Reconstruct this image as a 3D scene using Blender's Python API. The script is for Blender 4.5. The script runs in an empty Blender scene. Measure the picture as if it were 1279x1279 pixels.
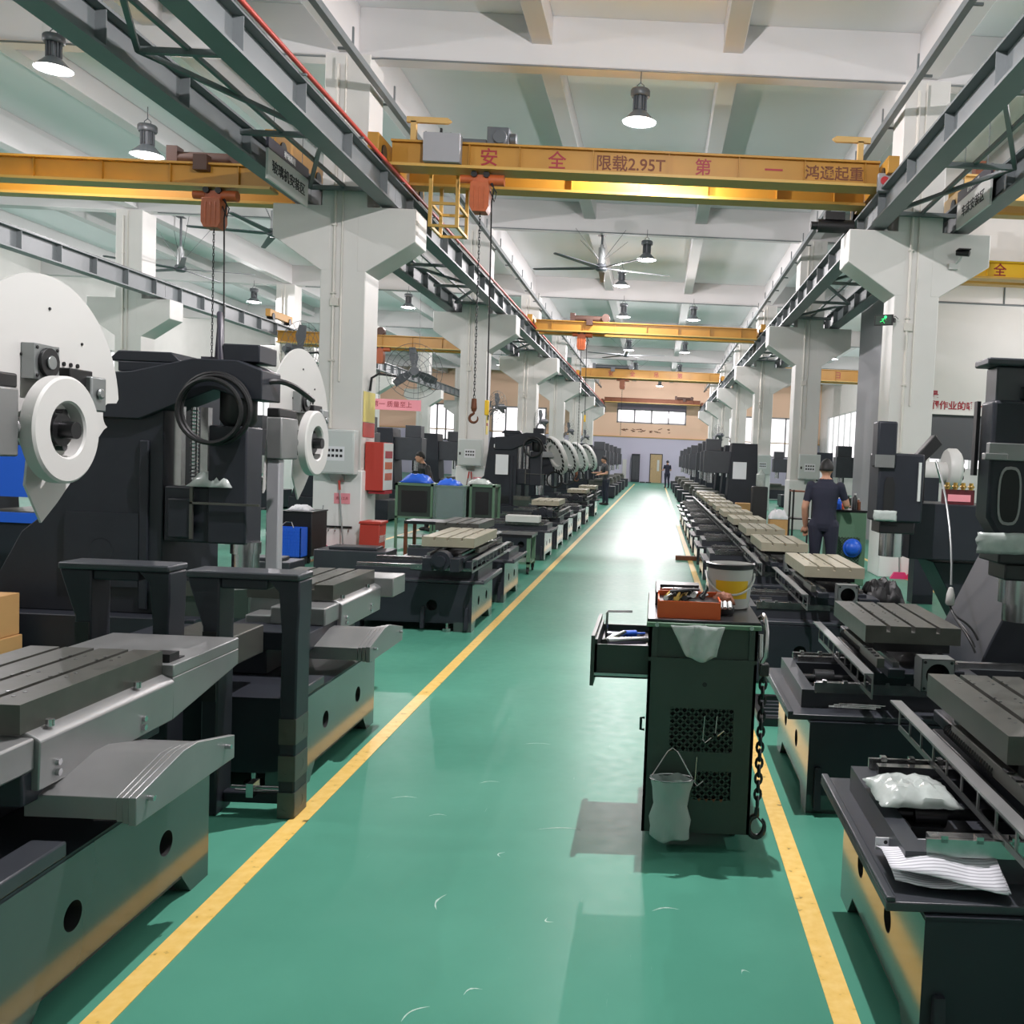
import bpy, math, random
from mathutils import Vector, Matrix
random.seed(7)
PI = math.pi
scene = bpy.context.scene
COL = bpy.data.collections.new('workshop'); scene.collection.children.link(COL)
L = COL.objects.link

# ------------------------------------------------------------------ mesh builder
class MB:
    def __init__(s): s.v = []; s.f = []; s.m = []; s.sm = []
    def add(s, vs, fs, m=0, smooth=False):
        b = len(s.v); s.v += [tuple(p) for p in vs]
        for f in fs:
            s.f.append([b + i for i in f]); s.m.append(m); s.sm.append(smooth)
        return s
    def box(s, x0, x1, y0, y1, z0, z1, m=0):
        x0, x1 = min(x0, x1), max(x0, x1); y0, y1 = min(y0, y1), max(y0, y1); z0, z1 = min(z0, z1), max(z0, z1)
        v = [(x0,y0,z0),(x1,y0,z0),(x1,y1,z0),(x0,y1,z0),(x0,y0,z1),(x1,y0,z1),(x1,y1,z1),(x0,y1,z1)]
        return s.add(v, [(0,3,2,1),(4,5,6,7),(0,1,5,4),(1,2,6,5),(2,3,7,6),(3,0,4,7)], m)
    def prism(s, poly, ax, a, b, m=0):
        def P(u, w, t):
            return (t,u,w) if ax == 'x' else ((u,t,w) if ax == 'y' else (u,w,t))
        n = len(poly)
        ar = sum(poly[i][0]*poly[(i+1) % n][1] - poly[(i+1) % n][0]*poly[i][1] for i in range(n))
        if ar < 0: poly = poly[::-1]
        if a > b: a, b = b, a
        vs = [P(u, w, a) for u, w in poly] + [P(u, w, b) for u, w in poly]
        fs = [tuple(range(n))[::-1], tuple(range(n, 2*n))] + [(i, (i+1) % n, n+(i+1) % n, n+i) for i in range(n)]
        if ax == 'y': fs = [f[::-1] for f in fs]
        return s.add(vs, fs, m)
    def cyl(s, p0, p1, r0, r1=None, n=16, m=0, cap=True, smooth=True):
        r1 = r0 if r1 is None else r1
        p0 = Vector(p0); p1 = Vector(p1); d = (p1-p0).normalized()
        u = d.orthogonal().normalized(); w = d.cross(u)
        vs = []
        for p, r in ((p0, r0), (p1, r1)):
            for i in range(n):
                a = 2*PI*i/n; vs.append(p + (u*math.cos(a) + w*math.sin(a))*r)
        s.add(vs, [(i, (i+1) % n, n+(i+1) % n, n+i) for i in range(n)], m, smooth)
        if cap:
            b = len(s.v) - 2*n
            s.f.append([b+i for i in range(n)][::-1]); s.m.append(m); s.sm.append(False)
            s.f.append([b+n+i for i in range(n)]); s.m.append(m); s.sm.append(False)
        return s
    def lathe(s, prof, c=(0,0,0), ax='z', n=24, m=0, smooth=True):
        # prof: list of (r, h)
        vs = []
        for r, h in prof:
            for i in range(n):
                a = 2*PI*i/n; x, y = r*math.cos(a), r*math.sin(a)
                p = (x, y, h) if ax == 'z' else ((h, x, y) if ax == 'x' else (x, h, -y))
                vs.append((p[0]+c[0], p[1]+c[1], p[2]+c[2]))
        fs = []
        for k in range(len(prof)-1):
            for i in range(n):
                fs.append((k*n+i, k*n+(i+1) % n, (k+1)*n+(i+1) % n, (k+1)*n+i))
        return s.add(vs, fs, m, smooth)
    def tube(s, pts, r, n=8, m=0, closed=False, smooth=True):
        pts = [Vector(p) for p in pts]; k = len(pts); vs = []
        u = None
        for i in range(k):
            a = pts[i-1] if (i > 0 or closed) else pts[i]
            b = pts[(i+1) % k] if (i < k-1 or closed) else pts[i]
            d = (b-a).normalized() if (b-a).length > 1e-9 else Vector((0,0,1))
            if u is None: u = d.orthogonal().normalized()
            u = (u - d*u.dot(d)); u = u.normalized() if u.length > 1e-6 else d.orthogonal().normalized()
            w = d.cross(u); rr = r[i] if isinstance(r, (list, tuple)) else r
            for j in range(n):
                t = 2*PI*j/n; vs.append(pts[i] + (u*math.cos(t)+w*math.sin(t))*rr)
        fs = []
        for i in range(k if closed else k-1):
            i2 = (i+1) % k
            for j in range(n): fs.append((i*n+j, i*n+(j+1) % n, i2*n+(j+1) % n, i2*n+j))
        s.add(vs, fs, m, smooth)
        if not closed:
            b = len(s.v) - k*n
            s.f.append([b+j for j in range(n)][::-1]); s.m.append(m); s.sm.append(False)
            s.f.append([b+(k-1)*n+j for j in range(n)]); s.m.append(m); s.sm.append(False)
        return s
    def torus(s, c, ax, R, r, n=32, k=8, m=0, a0=0, a1=2*PI):
        pts = []; closed = abs(a1-a0) > 2*PI-1e-6
        for i in range(n if closed else n+1):
            a = a0 + (a1-a0)*i/n; x, y = R*math.cos(a), R*math.sin(a)
            p = (x,y,0) if ax == 'z' else ((0,x,y) if ax == 'x' else (x,0,y))
            pts.append((p[0]+c[0], p[1]+c[1], p[2]+c[2]))
        return s.tube(pts, r, k, m, closed)
    def bar(s, p0, p1, w, h, m=0):
        p0 = Vector(p0); p1 = Vector(p1); d = (p1-p0).normalized()
        up = Vector((0,0,1)) if abs(d.z) < .95 else Vector((0,1,0))
        a = d.cross(up).normalized()*w/2; b = a.cross(d).normalized()*h/2
        vs = [p+q for p in (p0, p1) for q in (-a-b, a-b, a+b, -a+b)]
        return s.add(vs, [(3,2,1,0),(4,5,6,7),(0,1,5,4),(1,2,6,5),(2,3,7,6),(3,0,4,7)], m)
    def holed(s, ax, t, u0, u1, w0, w1, cu, cw, r, depth, m=0, mh=1, n=24):
        # a rectangle at coordinate t on axis ax with a round hole (cu,cw,r) sunk by `depth`
        def P(u, w, q): return (q,u,w) if ax == 'x' else ((u,q,w) if ax == 'y' else (u,w,q))
        out = []; inn = []
        for i in range(n):
            a = 2*PI*(i+.5)/n; c, q = math.cos(a), math.sin(a)
            k = min(((u1-cu)/c if c > 1e-6 else ((u0-cu)/c if c < -1e-6 else 1e9)), ((w1-cw)/q if q > 1e-6 else ((w0-cw)/q if q < -1e-6 else 1e9)))
            out.append((cu+c*k, cw+q*k)); inn.append((cu+c*r, cw+q*r))
        vs = [P(*p, t) for p in out] + [P(*p, t) for p in inn] + [P(*p, t+depth) for p in inn] + [P(u0,w0,t),P(u1,w0,t),P(u1,w1,t),P(u0,w1,t)]
        fs = [(i, (i+1) % n, n+(i+1) % n, n+i) for i in range(n)]
        # corner triangles
        for ci, (eu, ew) in enumerate(((u0,w0),(u1,w0),(u1,w1),(u0,w1))):
            for i in range(n):
                a, b = out[i], out[(i+1) % n]
                on = lambda p, z: abs(p[0]-z) < 1e-7
                if (abs(a[0]-eu) < 1e-7 and abs(b[1]-ew) < 1e-7) or (abs(b[0]-eu) < 1e-7 and abs(a[1]-ew) < 1e-7):
                    fs.append((i, 3*n+ci, (i+1) % n))
        s.add(vs, fs, m)
        b = len(s.v) - len(vs)
        for i in range(n):
            s.f.append([b+n+i, b+n+(i+1) % n, b+2*n+(i+1) % n, b+2*n+i]); s.m.append(mh); s.sm.append(True)
        s.f.append([b+2*n+i for i in range(n)]); s.m.append(mh); s.sm.append(False)
        return s
    def xf(s, M, i0=0):
        s.v[i0:] = [tuple(M @ Vector(p)) for p in s.v[i0:]]; return s
    def mesh(s, name, mats):
        me = bpy.data.meshes.new(name); me.from_pydata(s.v, [], s.f)
        for m in (mats if isinstance(mats, (list, tuple)) else [mats]): me.materials.append(m)
        me.polygons.foreach_set('material_index', s.m); me.polygons.foreach_set('use_smooth', s.sm)
        me.update(); me.set_sharp_from_angle(angle=.65); return me
    def build(s, name, mats, parent=None, bevel=0, loc=None):
        o = bpy.data.objects.new(name, s.mesh(name, mats)); L(o)
        if parent is not None: o.parent = parent
        if loc: o.location = loc
        if bevel:
            b = o.modifiers.new('bevel', 'BEVEL'); b.width = bevel; b.segments = 2; b.limit_method = 'ANGLE'; b.angle_limit = .7
        return o

LABELS = {}
def tag(o, label, cat, group=None, kind=None):
    if label: o['label'] = label
    if cat: o['category'] = cat
    if group: o['group'] = group
    if kind: o['kind'] = kind
    return o
def thing(name, label, cat, loc=(0,0,0), rotz=0, group=None):
    o = bpy.data.objects.new(name, None); L(o); o.empty_display_size = .1
    o.location = loc; o.rotation_euler = (0,0,rotz)
    return tag(o, label, cat, group)
def struct(mb, name, mats, bevel=0):
    return tag(mb.build(name, mats, None, bevel), None, None, None, 'structure')
def dup(root, loc, rotz=0, label=None, group=None, scale=None):
    r = root.copy(); L(r); r.location = loc; r.rotation_euler = (0,0,rotz)
    if scale: r.scale = (scale,)*3
    if label: r['label'] = label
    if group: r['group'] = group
    for ch in list(root.children):
        c = ch.copy(); L(c); c.parent = r
        for g in list(ch.children):
            d = g.copy(); L(d); d.parent = c
    return r
def text(body, size, mat, parent, loc, rot, name='lettering', ext=.002, bold=0, sx=1):
    cu = bpy.data.curves.new(name, 'FONT'); cu.body = body; cu.size = size; cu.align_x = 'CENTER'; cu.align_y = 'CENTER'
    cu.extrude = ext; cu.offset = bold; cu.materials.append(mat)
    q = bpy.data.objects.new('tmp', cu); scene.collection.objects.link(q); bpy.context.view_layer.update()
    me = bpy.data.meshes.new_from_object(q.evaluated_get(bpy.context.evaluated_depsgraph_get())); bpy.data.objects.remove(q); bpy.data.curves.remove(cu)
    o = bpy.data.objects.new(name, me); L(o); o.parent = parent; o.location = loc; o.rotation_euler = rot; o.scale = (sx,1,1)
    return o
FRONT = (PI/2,0,0)          # reads along +x, faces -y
EAST = (PI/2,0,PI/2)        # reads along +y, faces +x
WEST = (PI/2,0,-PI/2)       # reads along -y, faces -x

# ------------------------------------------------------------------ materials
def s2l(c): return tuple(((x/255)/12.92 if x/255 <= .04045 else ((x/255+.055)/1.055)**2.4) for x in c)
def mat(name, rgb, rough=.5, metal=0, noise=0, nscale=8, bump=0, emit=0, coat=0, spec=.5, rvar=0, rgb2=None):
    m = bpy.data.materials.new(name); m.use_nodes = True; nt = m.node_tree; N = nt.nodes; K = nt.links
    b = N['Principled BSDF']; c = s2l(rgb) + (1,)
    b.inputs['Base Color'].default_value = c; b.inputs['Roughness'].default_value = rough; b.inputs['Metallic'].default_value = metal
    b.inputs['Specular IOR Level'].default_value = spec; b.inputs['Coat Weight'].default_value = coat; b.inputs['Coat Roughness'].default_value = .1
    if emit:
        b.inputs['Emission Color'].default_value = c; b.inputs['Emission Strength'].default_value = emit
    if noise or bump or rvar:
        tc = N.new('ShaderNodeTexCoord'); nz = N.new('ShaderNodeTexNoise'); nz.inputs['Scale'].default_value = nscale; nz.inputs['Detail'].default_value = 5
        K.new(tc.outputs['Object'], nz.inputs['Vector'])
        if noise:
            r = N.new('ShaderNodeValToRGB'); r.color_ramp.elements[0].position = .3; r.color_ramp.elements[1].position = .7
            c2 = s2l(rgb2) if rgb2 else tuple(x*(1-noise) for x in c[:3])
            r.color_ramp.elements[0].color = tuple(c2) + (1,); r.color_ramp.elements[1].color = c
            K.new(nz.outputs['Fac'], r.inputs['Fac']); K.new(r.outputs['Color'], b.inputs['Base Color'])
        if rvar:
            mr = N.new('ShaderNodeMapRange'); mr.inputs['To Min'].default_value = max(.02, rough-rvar); mr.inputs['To Max'].default_value = rough+rvar
            K.new(nz.outputs['Fac'], mr.inputs['Value']); K.new(mr.outputs['Result'], b.inputs['Roughness'])
        if bump:
            bp = N.new('ShaderNodeBump'); bp.inputs['Strength'].default_value = bump; bp.inputs['Distance'].default_value = .01
            K.new(nz.outputs['Fac'], bp.inputs['Height']); K.new(bp.outputs['Normal'], b.inputs['Normal'])
    return m
M = {}
def print_mat():
    m = mat('printed_paper', (224,224,228), .7); N = m.node_tree.nodes; K = m.node_tree.links; b = N['Principled BSDF']
    tc = N.new('ShaderNodeTexCoord'); mp = N.new('ShaderNodeMapping'); mp.inputs['Scale'].default_value = (1,95,1); K.new(tc.outputs['Object'], mp.inputs[0])
    wv = N.new('ShaderNodeTexWave'); wv.bands_direction = 'Y'; wv.inputs['Scale'].default_value = 26; K.new(tc.outputs['Object'], wv.inputs['Vector'])
    nz = N.new('ShaderNodeTexNoise'); nz.inputs['Scale'].default_value = 1.2; nz.inputs['Detail'].default_value = 2; K.new(mp.outputs[0], nz.inputs['Vector'])
    mu = wv
    r = N.new('ShaderNodeValToRGB'); r.color_ramp.elements[0].position = .6; r.color_ramp.elements[1].position = .9
    r.color_ramp.elements[0].color = s2l((222,222,228)) + (1,); r.color_ramp.elements[1].color = s2l((168,168,176)) + (1,)
    K.new(mu.outputs[0], r.inputs[0]); K.new(r.outputs[0], b.inputs['Base Color']); return m
M['plaster'] = mat('white_plaster', (214,212,208), .55, noise=.05, nscale=2, bump=.05)
M['plaster_low'] = mat('white_gloss_dado', (232,232,230), .35, noise=.04, nscale=3)
M['ceil'] = mat('ceiling_paint', (210,208,208), .7, noise=.06, nscale=.6)
M['slab'] = mat('ceiling_slab_lit_paint', (240,241,243), .75, noise=.03, nscale=.6)  # painted lighter than the beams to replace light missing on the slab
M['lav'] = mat('lavender_wall_paint', (196,192,212), .6)
M['peach'] = mat('peach_wall_paint', (236,200,172), .6)
M['wallgray'] = mat('gray_paint_and_wall_shade', (150,150,154), .6)
M['shutter'] = mat('gray_shutter', (70,72,76), .5)
M['paint'] = mat('charcoal_machine_paint', (43,46,53), .42, noise=.2, nscale=3, rvar=.06, coat=0, spec=.28, bump=.03)
M['paint_soft'] = mat('soft_charcoal_paint', (56,59,65), .36, noise=.15, nscale=6, bump=.05)
M['lit_putty'] = mat('gray_green_lit_primer', (66,74,72), .14, noise=.2, nscale=2.5, coat=.5, rvar=.05)  # aisle face primer, lightened for the floor light it reflects
M['black'] = mat('black_rubber', (18,18,20), .5)
M['hole'] = mat('dark_hole_shade', (16,17,19), .7)  # near-black stands in for the shade inside holes and openings
M['steel'] = mat('ground_steel', (190,190,190), .24, 1, noise=.2, nscale=20, rvar=.08)
M['iron'] = mat('machined_cast_iron', (96,96,91), .42, .6, noise=.2, nscale=14, rvar=.1)
M['sheet'] = mat('folded_sheet_steel', (146,147,147), .36, .55, noise=.15, nscale=5, rvar=.08)
M['oiled'] = mat('oiled_black_steel', (58,58,60), .3, .7)
M['chrome'] = mat('chrome', (200,200,203), .22, 1)
M['white'] = mat('white_enamel', (204,203,200), .38)
M['offwhite'] = mat('offwhite_panel', (200,204,202), .4)
M['beam'] = mat('gray_steel_paint', (112,118,120), .45, noise=.12, nscale=2)
M['yellow'] = mat('crane_yellow_paint', (182,132,46), .45, noise=.15, nscale=2)
M['yellow2'] = mat('crane_flange_yellow', (196,156,78), .45)
M['brightyellow'] = mat('bright_yellow_paint', (236,190,40), .4)
M['orange'] = mat('hoist_orange', (190,96,52), .45, noise=.2, nscale=8)
M['red'] = mat('red_paint', (186,62,50), .45)
M['redsign'] = mat('red_lettering', (150,34,44), .5)
M['maroon'] = mat('maroon_plastic', (84,24,32), .4)
M['dkrust'] = mat('dark_rusty_motor', (82,60,52), .6, .2)
M['rust'] = mat('rusty_steel', (120,72,48), .6, .3, noise=.3, nscale=20)
M['dkgreen'] = mat('dark_green_cabinet', (60,72,66), .4, noise=.15, nscale=5, rvar=.05, spec=.35)
M['green'] = mat('green_trolley_paint', (92,124,100), .4)
M['blue'] = mat('blue_plastic', (38,98,214), .4)
M['navy'] = mat('navy_cloth', (38,40,56), .85)
M['skin'] = mat('skin', (196,146,120), .5)
M['hair'] = mat('black_hair', (26,24,24), .6)
M['paper'] = mat('white_paper', (226,226,230), .7)
M['ink'] = mat('black_ink', (24,24,28), .6)
M['pink'] = mat('pink_plastic', (228,60,120), .4)
M['print'] = print_mat()
M['pinkpaper'] = mat('pink_notice', (236,150,160), .6)
M['card'] = mat('cardboard', (196,152,98), .75, noise=.1, nscale=4)
M['wood'] = mat('pale_wood', (190,164,122), .6, noise=.15, nscale=12)
M['bag'] = mat('clear_plastic_film', (190,198,194), .22, noise=.25, nscale=14)
M['toolorange'] = mat('orange_toolbox', (214,92,40), .45)
M['brass'] = mat('brass', (196,164,92), .3, .9)
M['cage'] = mat('fan_wire', (110,112,114), .4, .6)
M['conduit'] = mat('conduit_pvc', (206,202,194), .5)
M['signdark'] = mat('sign_header', (52,50,62), .4)
M['lampglow'] = mat('lamp_diffuser', (255,255,250), .4, emit=5)
M['iron_pale'] = mat('pale_ground_iron', (168,162,142), .45, .3, noise=.12, nscale=9)
M['exit'] = mat('exit_sign_glow', (40,220,110), .4, emit=2.2)
M['sticker'] = mat('yellow_sticker', (224,206,110), .5)
M['alu'] = mat('lamp_aluminium', (150,154,154), .35, .7)
M['lampdark'] = mat('lamp_housing', (92,96,100), .4, .3)
M['purple'] = mat('mauve_blind', (150,138,158), .6)
M['tan'] = mat('tan_paint', (196,160,98), .5)
M['darkred'] = mat('dark_red_light', (176,40,48), .3)
def glass_mat():
    m = bpy.data.materials.new('window_glass'); m.use_nodes = True; N = m.node_tree.nodes; K = m.node_tree.links
    out = N['Material Output']; tr = N.new('ShaderNodeBsdfTransparent'); gl = N.new('ShaderNodeBsdfGlossy'); gl.inputs['Roughness'].default_value = .05
    mx = N.new('ShaderNodeMixShader'); fr = N.new('ShaderNodeFresnel'); fr.inputs['IOR'].default_value = 1.35
    mx.inputs[0].default_value = .07; K.new(tr.outputs[0], mx.inputs[1]); K.new(gl.outputs[0], mx.inputs[2]); K.new(mx.outputs[0], out.inputs[0])
    return m
M['glass'] = glass_mat()
def floor_mat():
    m = bpy.data.materials.new('green_epoxy_floor'); m.use_nodes = True; N = m.node_tree.nodes; K = m.node_tree.links; b = N['Principled BSDF']
    tc = N.new('ShaderNodeTexCoord')
    n1 = N.new('ShaderNodeTexNoise'); n1.inputs['Scale'].default_value = .9; n1.inputs['Detail'].default_value = 6
    n2 = N.new('ShaderNodeTexNoise'); n2.inputs['Scale'].default_value = 14; n2.inputs['Detail'].default_value = 4
    K.new(tc.outputs['Object'], n1.inputs['Vector']); K.new(tc.outputs['Object'], n2.inputs['Vector'])
    r = N.new('ShaderNodeValToRGB'); r.color_ramp.elements[0].position = .3; r.color_ramp.elements[1].position = .72
    r.color_ramp.elements[0].color = s2l((70,132,112)) + (1,); r.color_ramp.elements[1].color = s2l((84,148,127)) + (1,)
    K.new(n1.outputs['Fac'], r.inputs['Fac'])
    # fine pale scratches
    mp = N.new('ShaderNodeMapping'); mp.inputs['Scale'].default_value = (22, 1.6, 1); mp.inputs['Rotation'].default_value = (0,0,.7)
    K.new(tc.outputs['Object'], mp.inputs['Vector'])
    n3 = N.new('ShaderNodeTexNoise'); n3.inputs['Scale'].default_value = 2.0; n3.inputs['Detail'].default_value = 9; n3.inputs['Roughness'].default_value = .75
    K.new(mp.outputs[0], n3.inputs['Vector'])
    sr = N.new('ShaderNodeValToRGB'); sr.color_ramp.elements[0].position = .665; sr.color_ramp.elements[1].position = .70
    sr.color_ramp.elements[0].color = (0,0,0,1); sr.color_ramp.elements[1].color = (.4,.4,.4,1)
    K.new(n3.outputs['Fac'], sr.inputs['Fac'])
    mx = N.new('ShaderNodeMix'); mx.data_type = 'RGBA'; mx.inputs['B'].default_value = s2l((150,186,172)) + (1,)
    K.new(sr.outputs['Color'], mx.inputs['Factor']); K.new(r.outputs['Color'], mx.inputs['A']); K.new(mx.outputs['Result'], b.inputs['Base Color'])
    mr = N.new('ShaderNodeMapRange'); mr.inputs['To Min'].default_value = .27; mr.inputs['To Max'].default_value = .40; b.inputs['Specular IOR Level'].default_value = .075
    K.new(n2.outputs['Fac'], mr.inputs['Value']); K.new(mr.outputs['Result'], b.inputs['Roughness'])
    bp = N.new('ShaderNodeBump'); bp.inputs['Strength'].default_value = .03; bp.inputs['Distance'].default_value = .02
    K.new(n1.outputs['Fac'], bp.inputs['Height']); K.new(bp.outputs['Normal'], b.inputs['Normal'])
    return m
M['floor'] = floor_mat()
def clear_mat(name, rgb, alpha, emit=0):
    m = bpy.data.materials.new(name); m.use_nodes = True; N = m.node_tree.nodes; K = m.node_tree.links; b = N['Principled BSDF']; c = s2l(rgb)+(1,)
    b.inputs['Base Color'].default_value = c; b.inputs['Roughness'].default_value = .35; b.inputs['Alpha'].default_value = alpha
    if emit: b.inputs['Emission Color'].default_value = c; b.inputs['Emission Strength'].default_value = emit
    return m
M['reflector'] = clear_mat('clear_prismatic_reflector', (96,102,106), .97)
M['film'] = clear_mat('cabinet_film', (150,172,170), .35)
M['pouch'] = clear_mat('pouch_film', (168,180,176), .78)
M['lampglow2'] = clear_mat('lamp_lens', (255,255,250), 1, 5)
def line_mat():
    m = bpy.data.materials.new('worn_yellow_line'); m.use_nodes = True; N = m.node_tree.nodes; K = m.node_tree.links; b = N['Principled BSDF']
    tc = N.new('ShaderNodeTexCoord'); n = N.new('ShaderNodeTexNoise'); n.inputs['Scale'].default_value = 22; n.inputs['Detail'].default_value = 6
    K.new(tc.outputs['Object'], n.inputs['Vector'])
    r = N.new('ShaderNodeValToRGB'); e = r.color_ramp.elements
    e[0].position = .27; e[0].color = s2l((104,90,52)) + (1,); e[1].position = .36; e[1].color = s2l((226,186,96)) + (1,)
    q = e.new(.7); q.color = s2l((236,202,122)) + (1,)
    K.new(n.outputs['Fac'], r.inputs['Fac']); K.new(r.outputs['Color'], b.inputs['Base Color']); b.inputs['Roughness'].default_value = .35
    return m
M['line'] = line_mat()

# ------------------------------------------------------------------ camera, world
cd = bpy.data.cameras.new('camera'); cam = bpy.data.objects.new('camera', cd); L(cam)
F_, CX, CY = 1180., 830., 639.5
cd.sensor_fit = 'HORIZONTAL'; cd.sensor_width = 36; cd.lens = F_/1279*36
cd.shift_x = -(CX-639.5)/1279; cd.shift_y = 0; cd.clip_start = .05; cd.clip_end = 300
_a = Vector(((820.-CX)/F_, (CY-577.)/F_, -1)).normalized(); _r = math.atan(.042); _u = Vector((math.sin(_r), math.cos(_r), 0))
_z = (_u - _a*_u.dot(_a)).normalized(); _x = _a.cross(_z)
cam.matrix_world = Matrix.Translation((0,0,1.6)) @ Matrix((_x, _a, _z)).to_4x4()
scene.camera = cam
w = bpy.data.worlds.new('daylight'); scene.world = w; w.use_nodes = True
w.node_tree.nodes['Background'].inputs[0].default_value = (1,.96,.99,1); w.node_tree.nodes['Background'].inputs[1].default_value = 1.35
scene.view_settings.view_transform = 'Standard'; scene.view_settings.look = 'None'; scene.view_settings.gamma = 1; scene.view_settings.exposure = .38
scene.cycles.use_denoising = True; scene.cycles.max_bounces = 7; scene.cycles.diffuse_bounces = 4; scene.cycles.glossy_bounces = 4
scene.cycles.sample_clamp_indirect = 4; scene.cycles.caustics_reflective = False; scene.cycles.caustics_refractive = False
# ================================================================== building
CY_ROWS = [14.3 + 10.1*k for k in range(-1, 6)]       # front faces of the column rows
HL, HR = -4.79, 3.80                                  # column lines beside the aisle
FARY = 73.
struct(MB().box(-22.5, 12.6, -9, FARY+.2, -.2, 0), 'floor', M['floor'])
for i, (x0, x1, y1) in enumerate(((-1.51,-1.43,66), (.58,.66,66), (-4.86,-4.78,66), (3.81,3.89,19))):
    struct(MB().box(x0, x1, -2, y1, .0005, .003), 'trim_%d' % (i+1), M['line'])
fl = bpy.data.objects['floor']; rnd = random.Random(12)
M['scuff'] = mat('pale_scuff', (168,196,184), .5)
for x, y, a, l in ((-.62,2.62,.9,.10),(-.48,2.74,.6,.06),(-.70,3.3,1.5,.12),(-.35,4.0,.1,.2),(-.55,3.72,1.4,.05),(-.75,4.55,.3,.10),(-.3,3.2,2.2,.04),(-.9,4.1,.2,.08),(.1,3.3,.2,.1),(-.6,5.2,.1,.15),(.35,2.9,.4,.03),(-1.1,4.3,.15,.12)):
    q = MB(); k = 9; pts = [(x+math.cos(a)*l*(i/k-.5)-math.sin(a)*.02*math.sin(i/k*PI), y+math.sin(a)*l*(i/k-.5)+math.cos(a)*.02*math.sin(i/k*PI)) for i in range(k+1)]
    vs = []
    for i, (u, v) in enumerate(pts):
        w_ = .0035*math.sin(PI*(i+.3)/(k+.6))*(.6+.8*rnd.random()); vs += [(u-math.sin(a)*w_, v+math.cos(a)*w_, .0008), (u+math.sin(a)*w_, v-math.cos(a)*w_, .0008)]
    q.add(vs, [(2*i,2*i+1,2*i+3,2*i+2) for i in range(k)]); tag(q.build('scuff_mark', M['scuff'], fl), None, None, None, 'structure')
# ceiling slab, cross beams and long beams
cb = MB().box(-22.6, 12.7, -9, FARY+.2, 8.12, 8.3)
struct(cb, 'ceiling', M['slab'])
for y in CY_ROWS:
    struct(MB().box(-22.4, 12.5, y+.05, y+.40, 7.4, 8.12), 'ceiling_beam', M['ceil'], .01)
for k, y in enumerate(CY_ROWS):
    struct(MB().box(-22.4, 12.5, y+5.1, y+5.4, 7.72, 8.12), 'ceiling_beam', M['ceil'], .01) if False else None
for x in (-19.5, -16.4, -13.55, -10.6, -7.7, -4.79, -1.95, .88, 3.80, 6.7, 9.6):
    struct(MB().box(x-.15, x+.15, -9, FARY, 7.70 if x not in (-13.55,-4.79,3.80) else 7.45, 8.12), 'ceiling_beam', M['ceil'], .01)
# columns with corbels
def column(x, y, ext=1.06):
    mb = MB(); h = .335
    mb.box(x-h, x+h, y, y+2*h, 0, 7.42)
    for s in (-1, 1):
        mb.prism([(x+s*.2, 5.2), (x+s*ext, 5.2), (x+s*ext, 4.72), (x+s*h, 4.24), (x+s*.2, 4.24)], 'y', y-.002, y+2*h+.002)
    mb.box(x-h-.03, x+h+.03, y-.03, y+2*h+.03, 0, 1.28, 1)
    o = struct(mb, 'column', [M['plaster'], M['plaster_low']], .012)
    c = MB()
    c.tube([(x-.13, y-.022, 1.9), (x-.13, y-.022, 7.25)], .022, 8)
    c.tube([(x-.02, y-.016, 2.6), (x-.02, y-.016, 7.38)], .014, 8)
    for z in (2.9, 3.9, 4.9, 6.3): c.box(x-.165, x-.095, y-.05, y, z, z+.025)
    c.box(x-.17, x-.05, y-.05, y, 3.72, 3.84)
    c.build('conduit', M['conduit'], o)
    return o
for y in CY_ROWS:
    for x in (-13.6, HL, HR): column(x, y)
# walls
wl = MB().box(-22.6, -22.4, -9, FARY+.2, 0, 1.1).box(-22.6, -22.4, -9, FARY+.2, 5.2, 8.12)
for y in [-9 + 5.05*k for k in range(17)]: wl.box(-22.6, -22.4, y, y+1.4, 1.1, 5.2)
struct(wl, 'wall_left', M['plaster'])
struct(MB().box(-22.6,12.7,-9.2,-9,0,8.12), 'wall_back', M['plaster'])
def window(n, ax, t, u0, u1, z0, z1, nm, mats=('offwhite','glass')):
    mb = MB(); w_ = .06 if n > 4 else .11; mats = mats if n > 4 else ('wallgray','glass')
    def B(a, b, c, d, e=.05, m=0):
        (mb.box(a, b, t-e, t+e, c, d, m) if ax == 'y' else mb.box(t-e, t+e, a, b, c, d, m))
    B(u0, u1, z0, z0+w_); B(u0, u1, z1-w_, z1)
    for k in range(nm+1):
        u = u0 + (u1-u0-w_)*k/nm; B(u, u+w_, z0, z1)
    o = struct(mb, 'window_%d' % n, M[mats[0]])
    g = MB(); (g.box(u0+.02, u1-.02, t-.004, t+.004, z0+.02, z1-.02) if ax == 'y' else g.box(t-.004, t+.004, u0+.02, u1-.02, z0+.02, z1-.02))
    g.build('pane', M[mats[1]], o)
    return o
for k in range(16):
    y = -9 + 5.05*k + 1.4
    window(10+k, 'x', -22.5, y, y+3.65, 1.1, 5.2, 3)
wf = MB(); Y0, Y1 = FARY, FARY+.25
def wallgrid(mb, ax, t0, t1, u0, u1, z0, z1, holes, m=0):
    us = sorted({u0, u1, *[h[0] for h in holes], *[h[1] for h in holes]})
    for a, b in zip(us, us[1:]):
        zs = [z0]
        for h in sorted(holes, key=lambda h: h[2]):
            if h[0] <= a + 1e-6 and h[1] >= b - 1e-6: zs += [h[2], h[3]]
        zs.append(z1)
        for c, d in zip(zs[0::2], zs[1::2]):
            if d - c > 1e-6: (mb.box(a, b, t0, t1, c, d, m) if ax == 'y' else mb.box(t0, t1, a, b, c, d, m))
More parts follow.
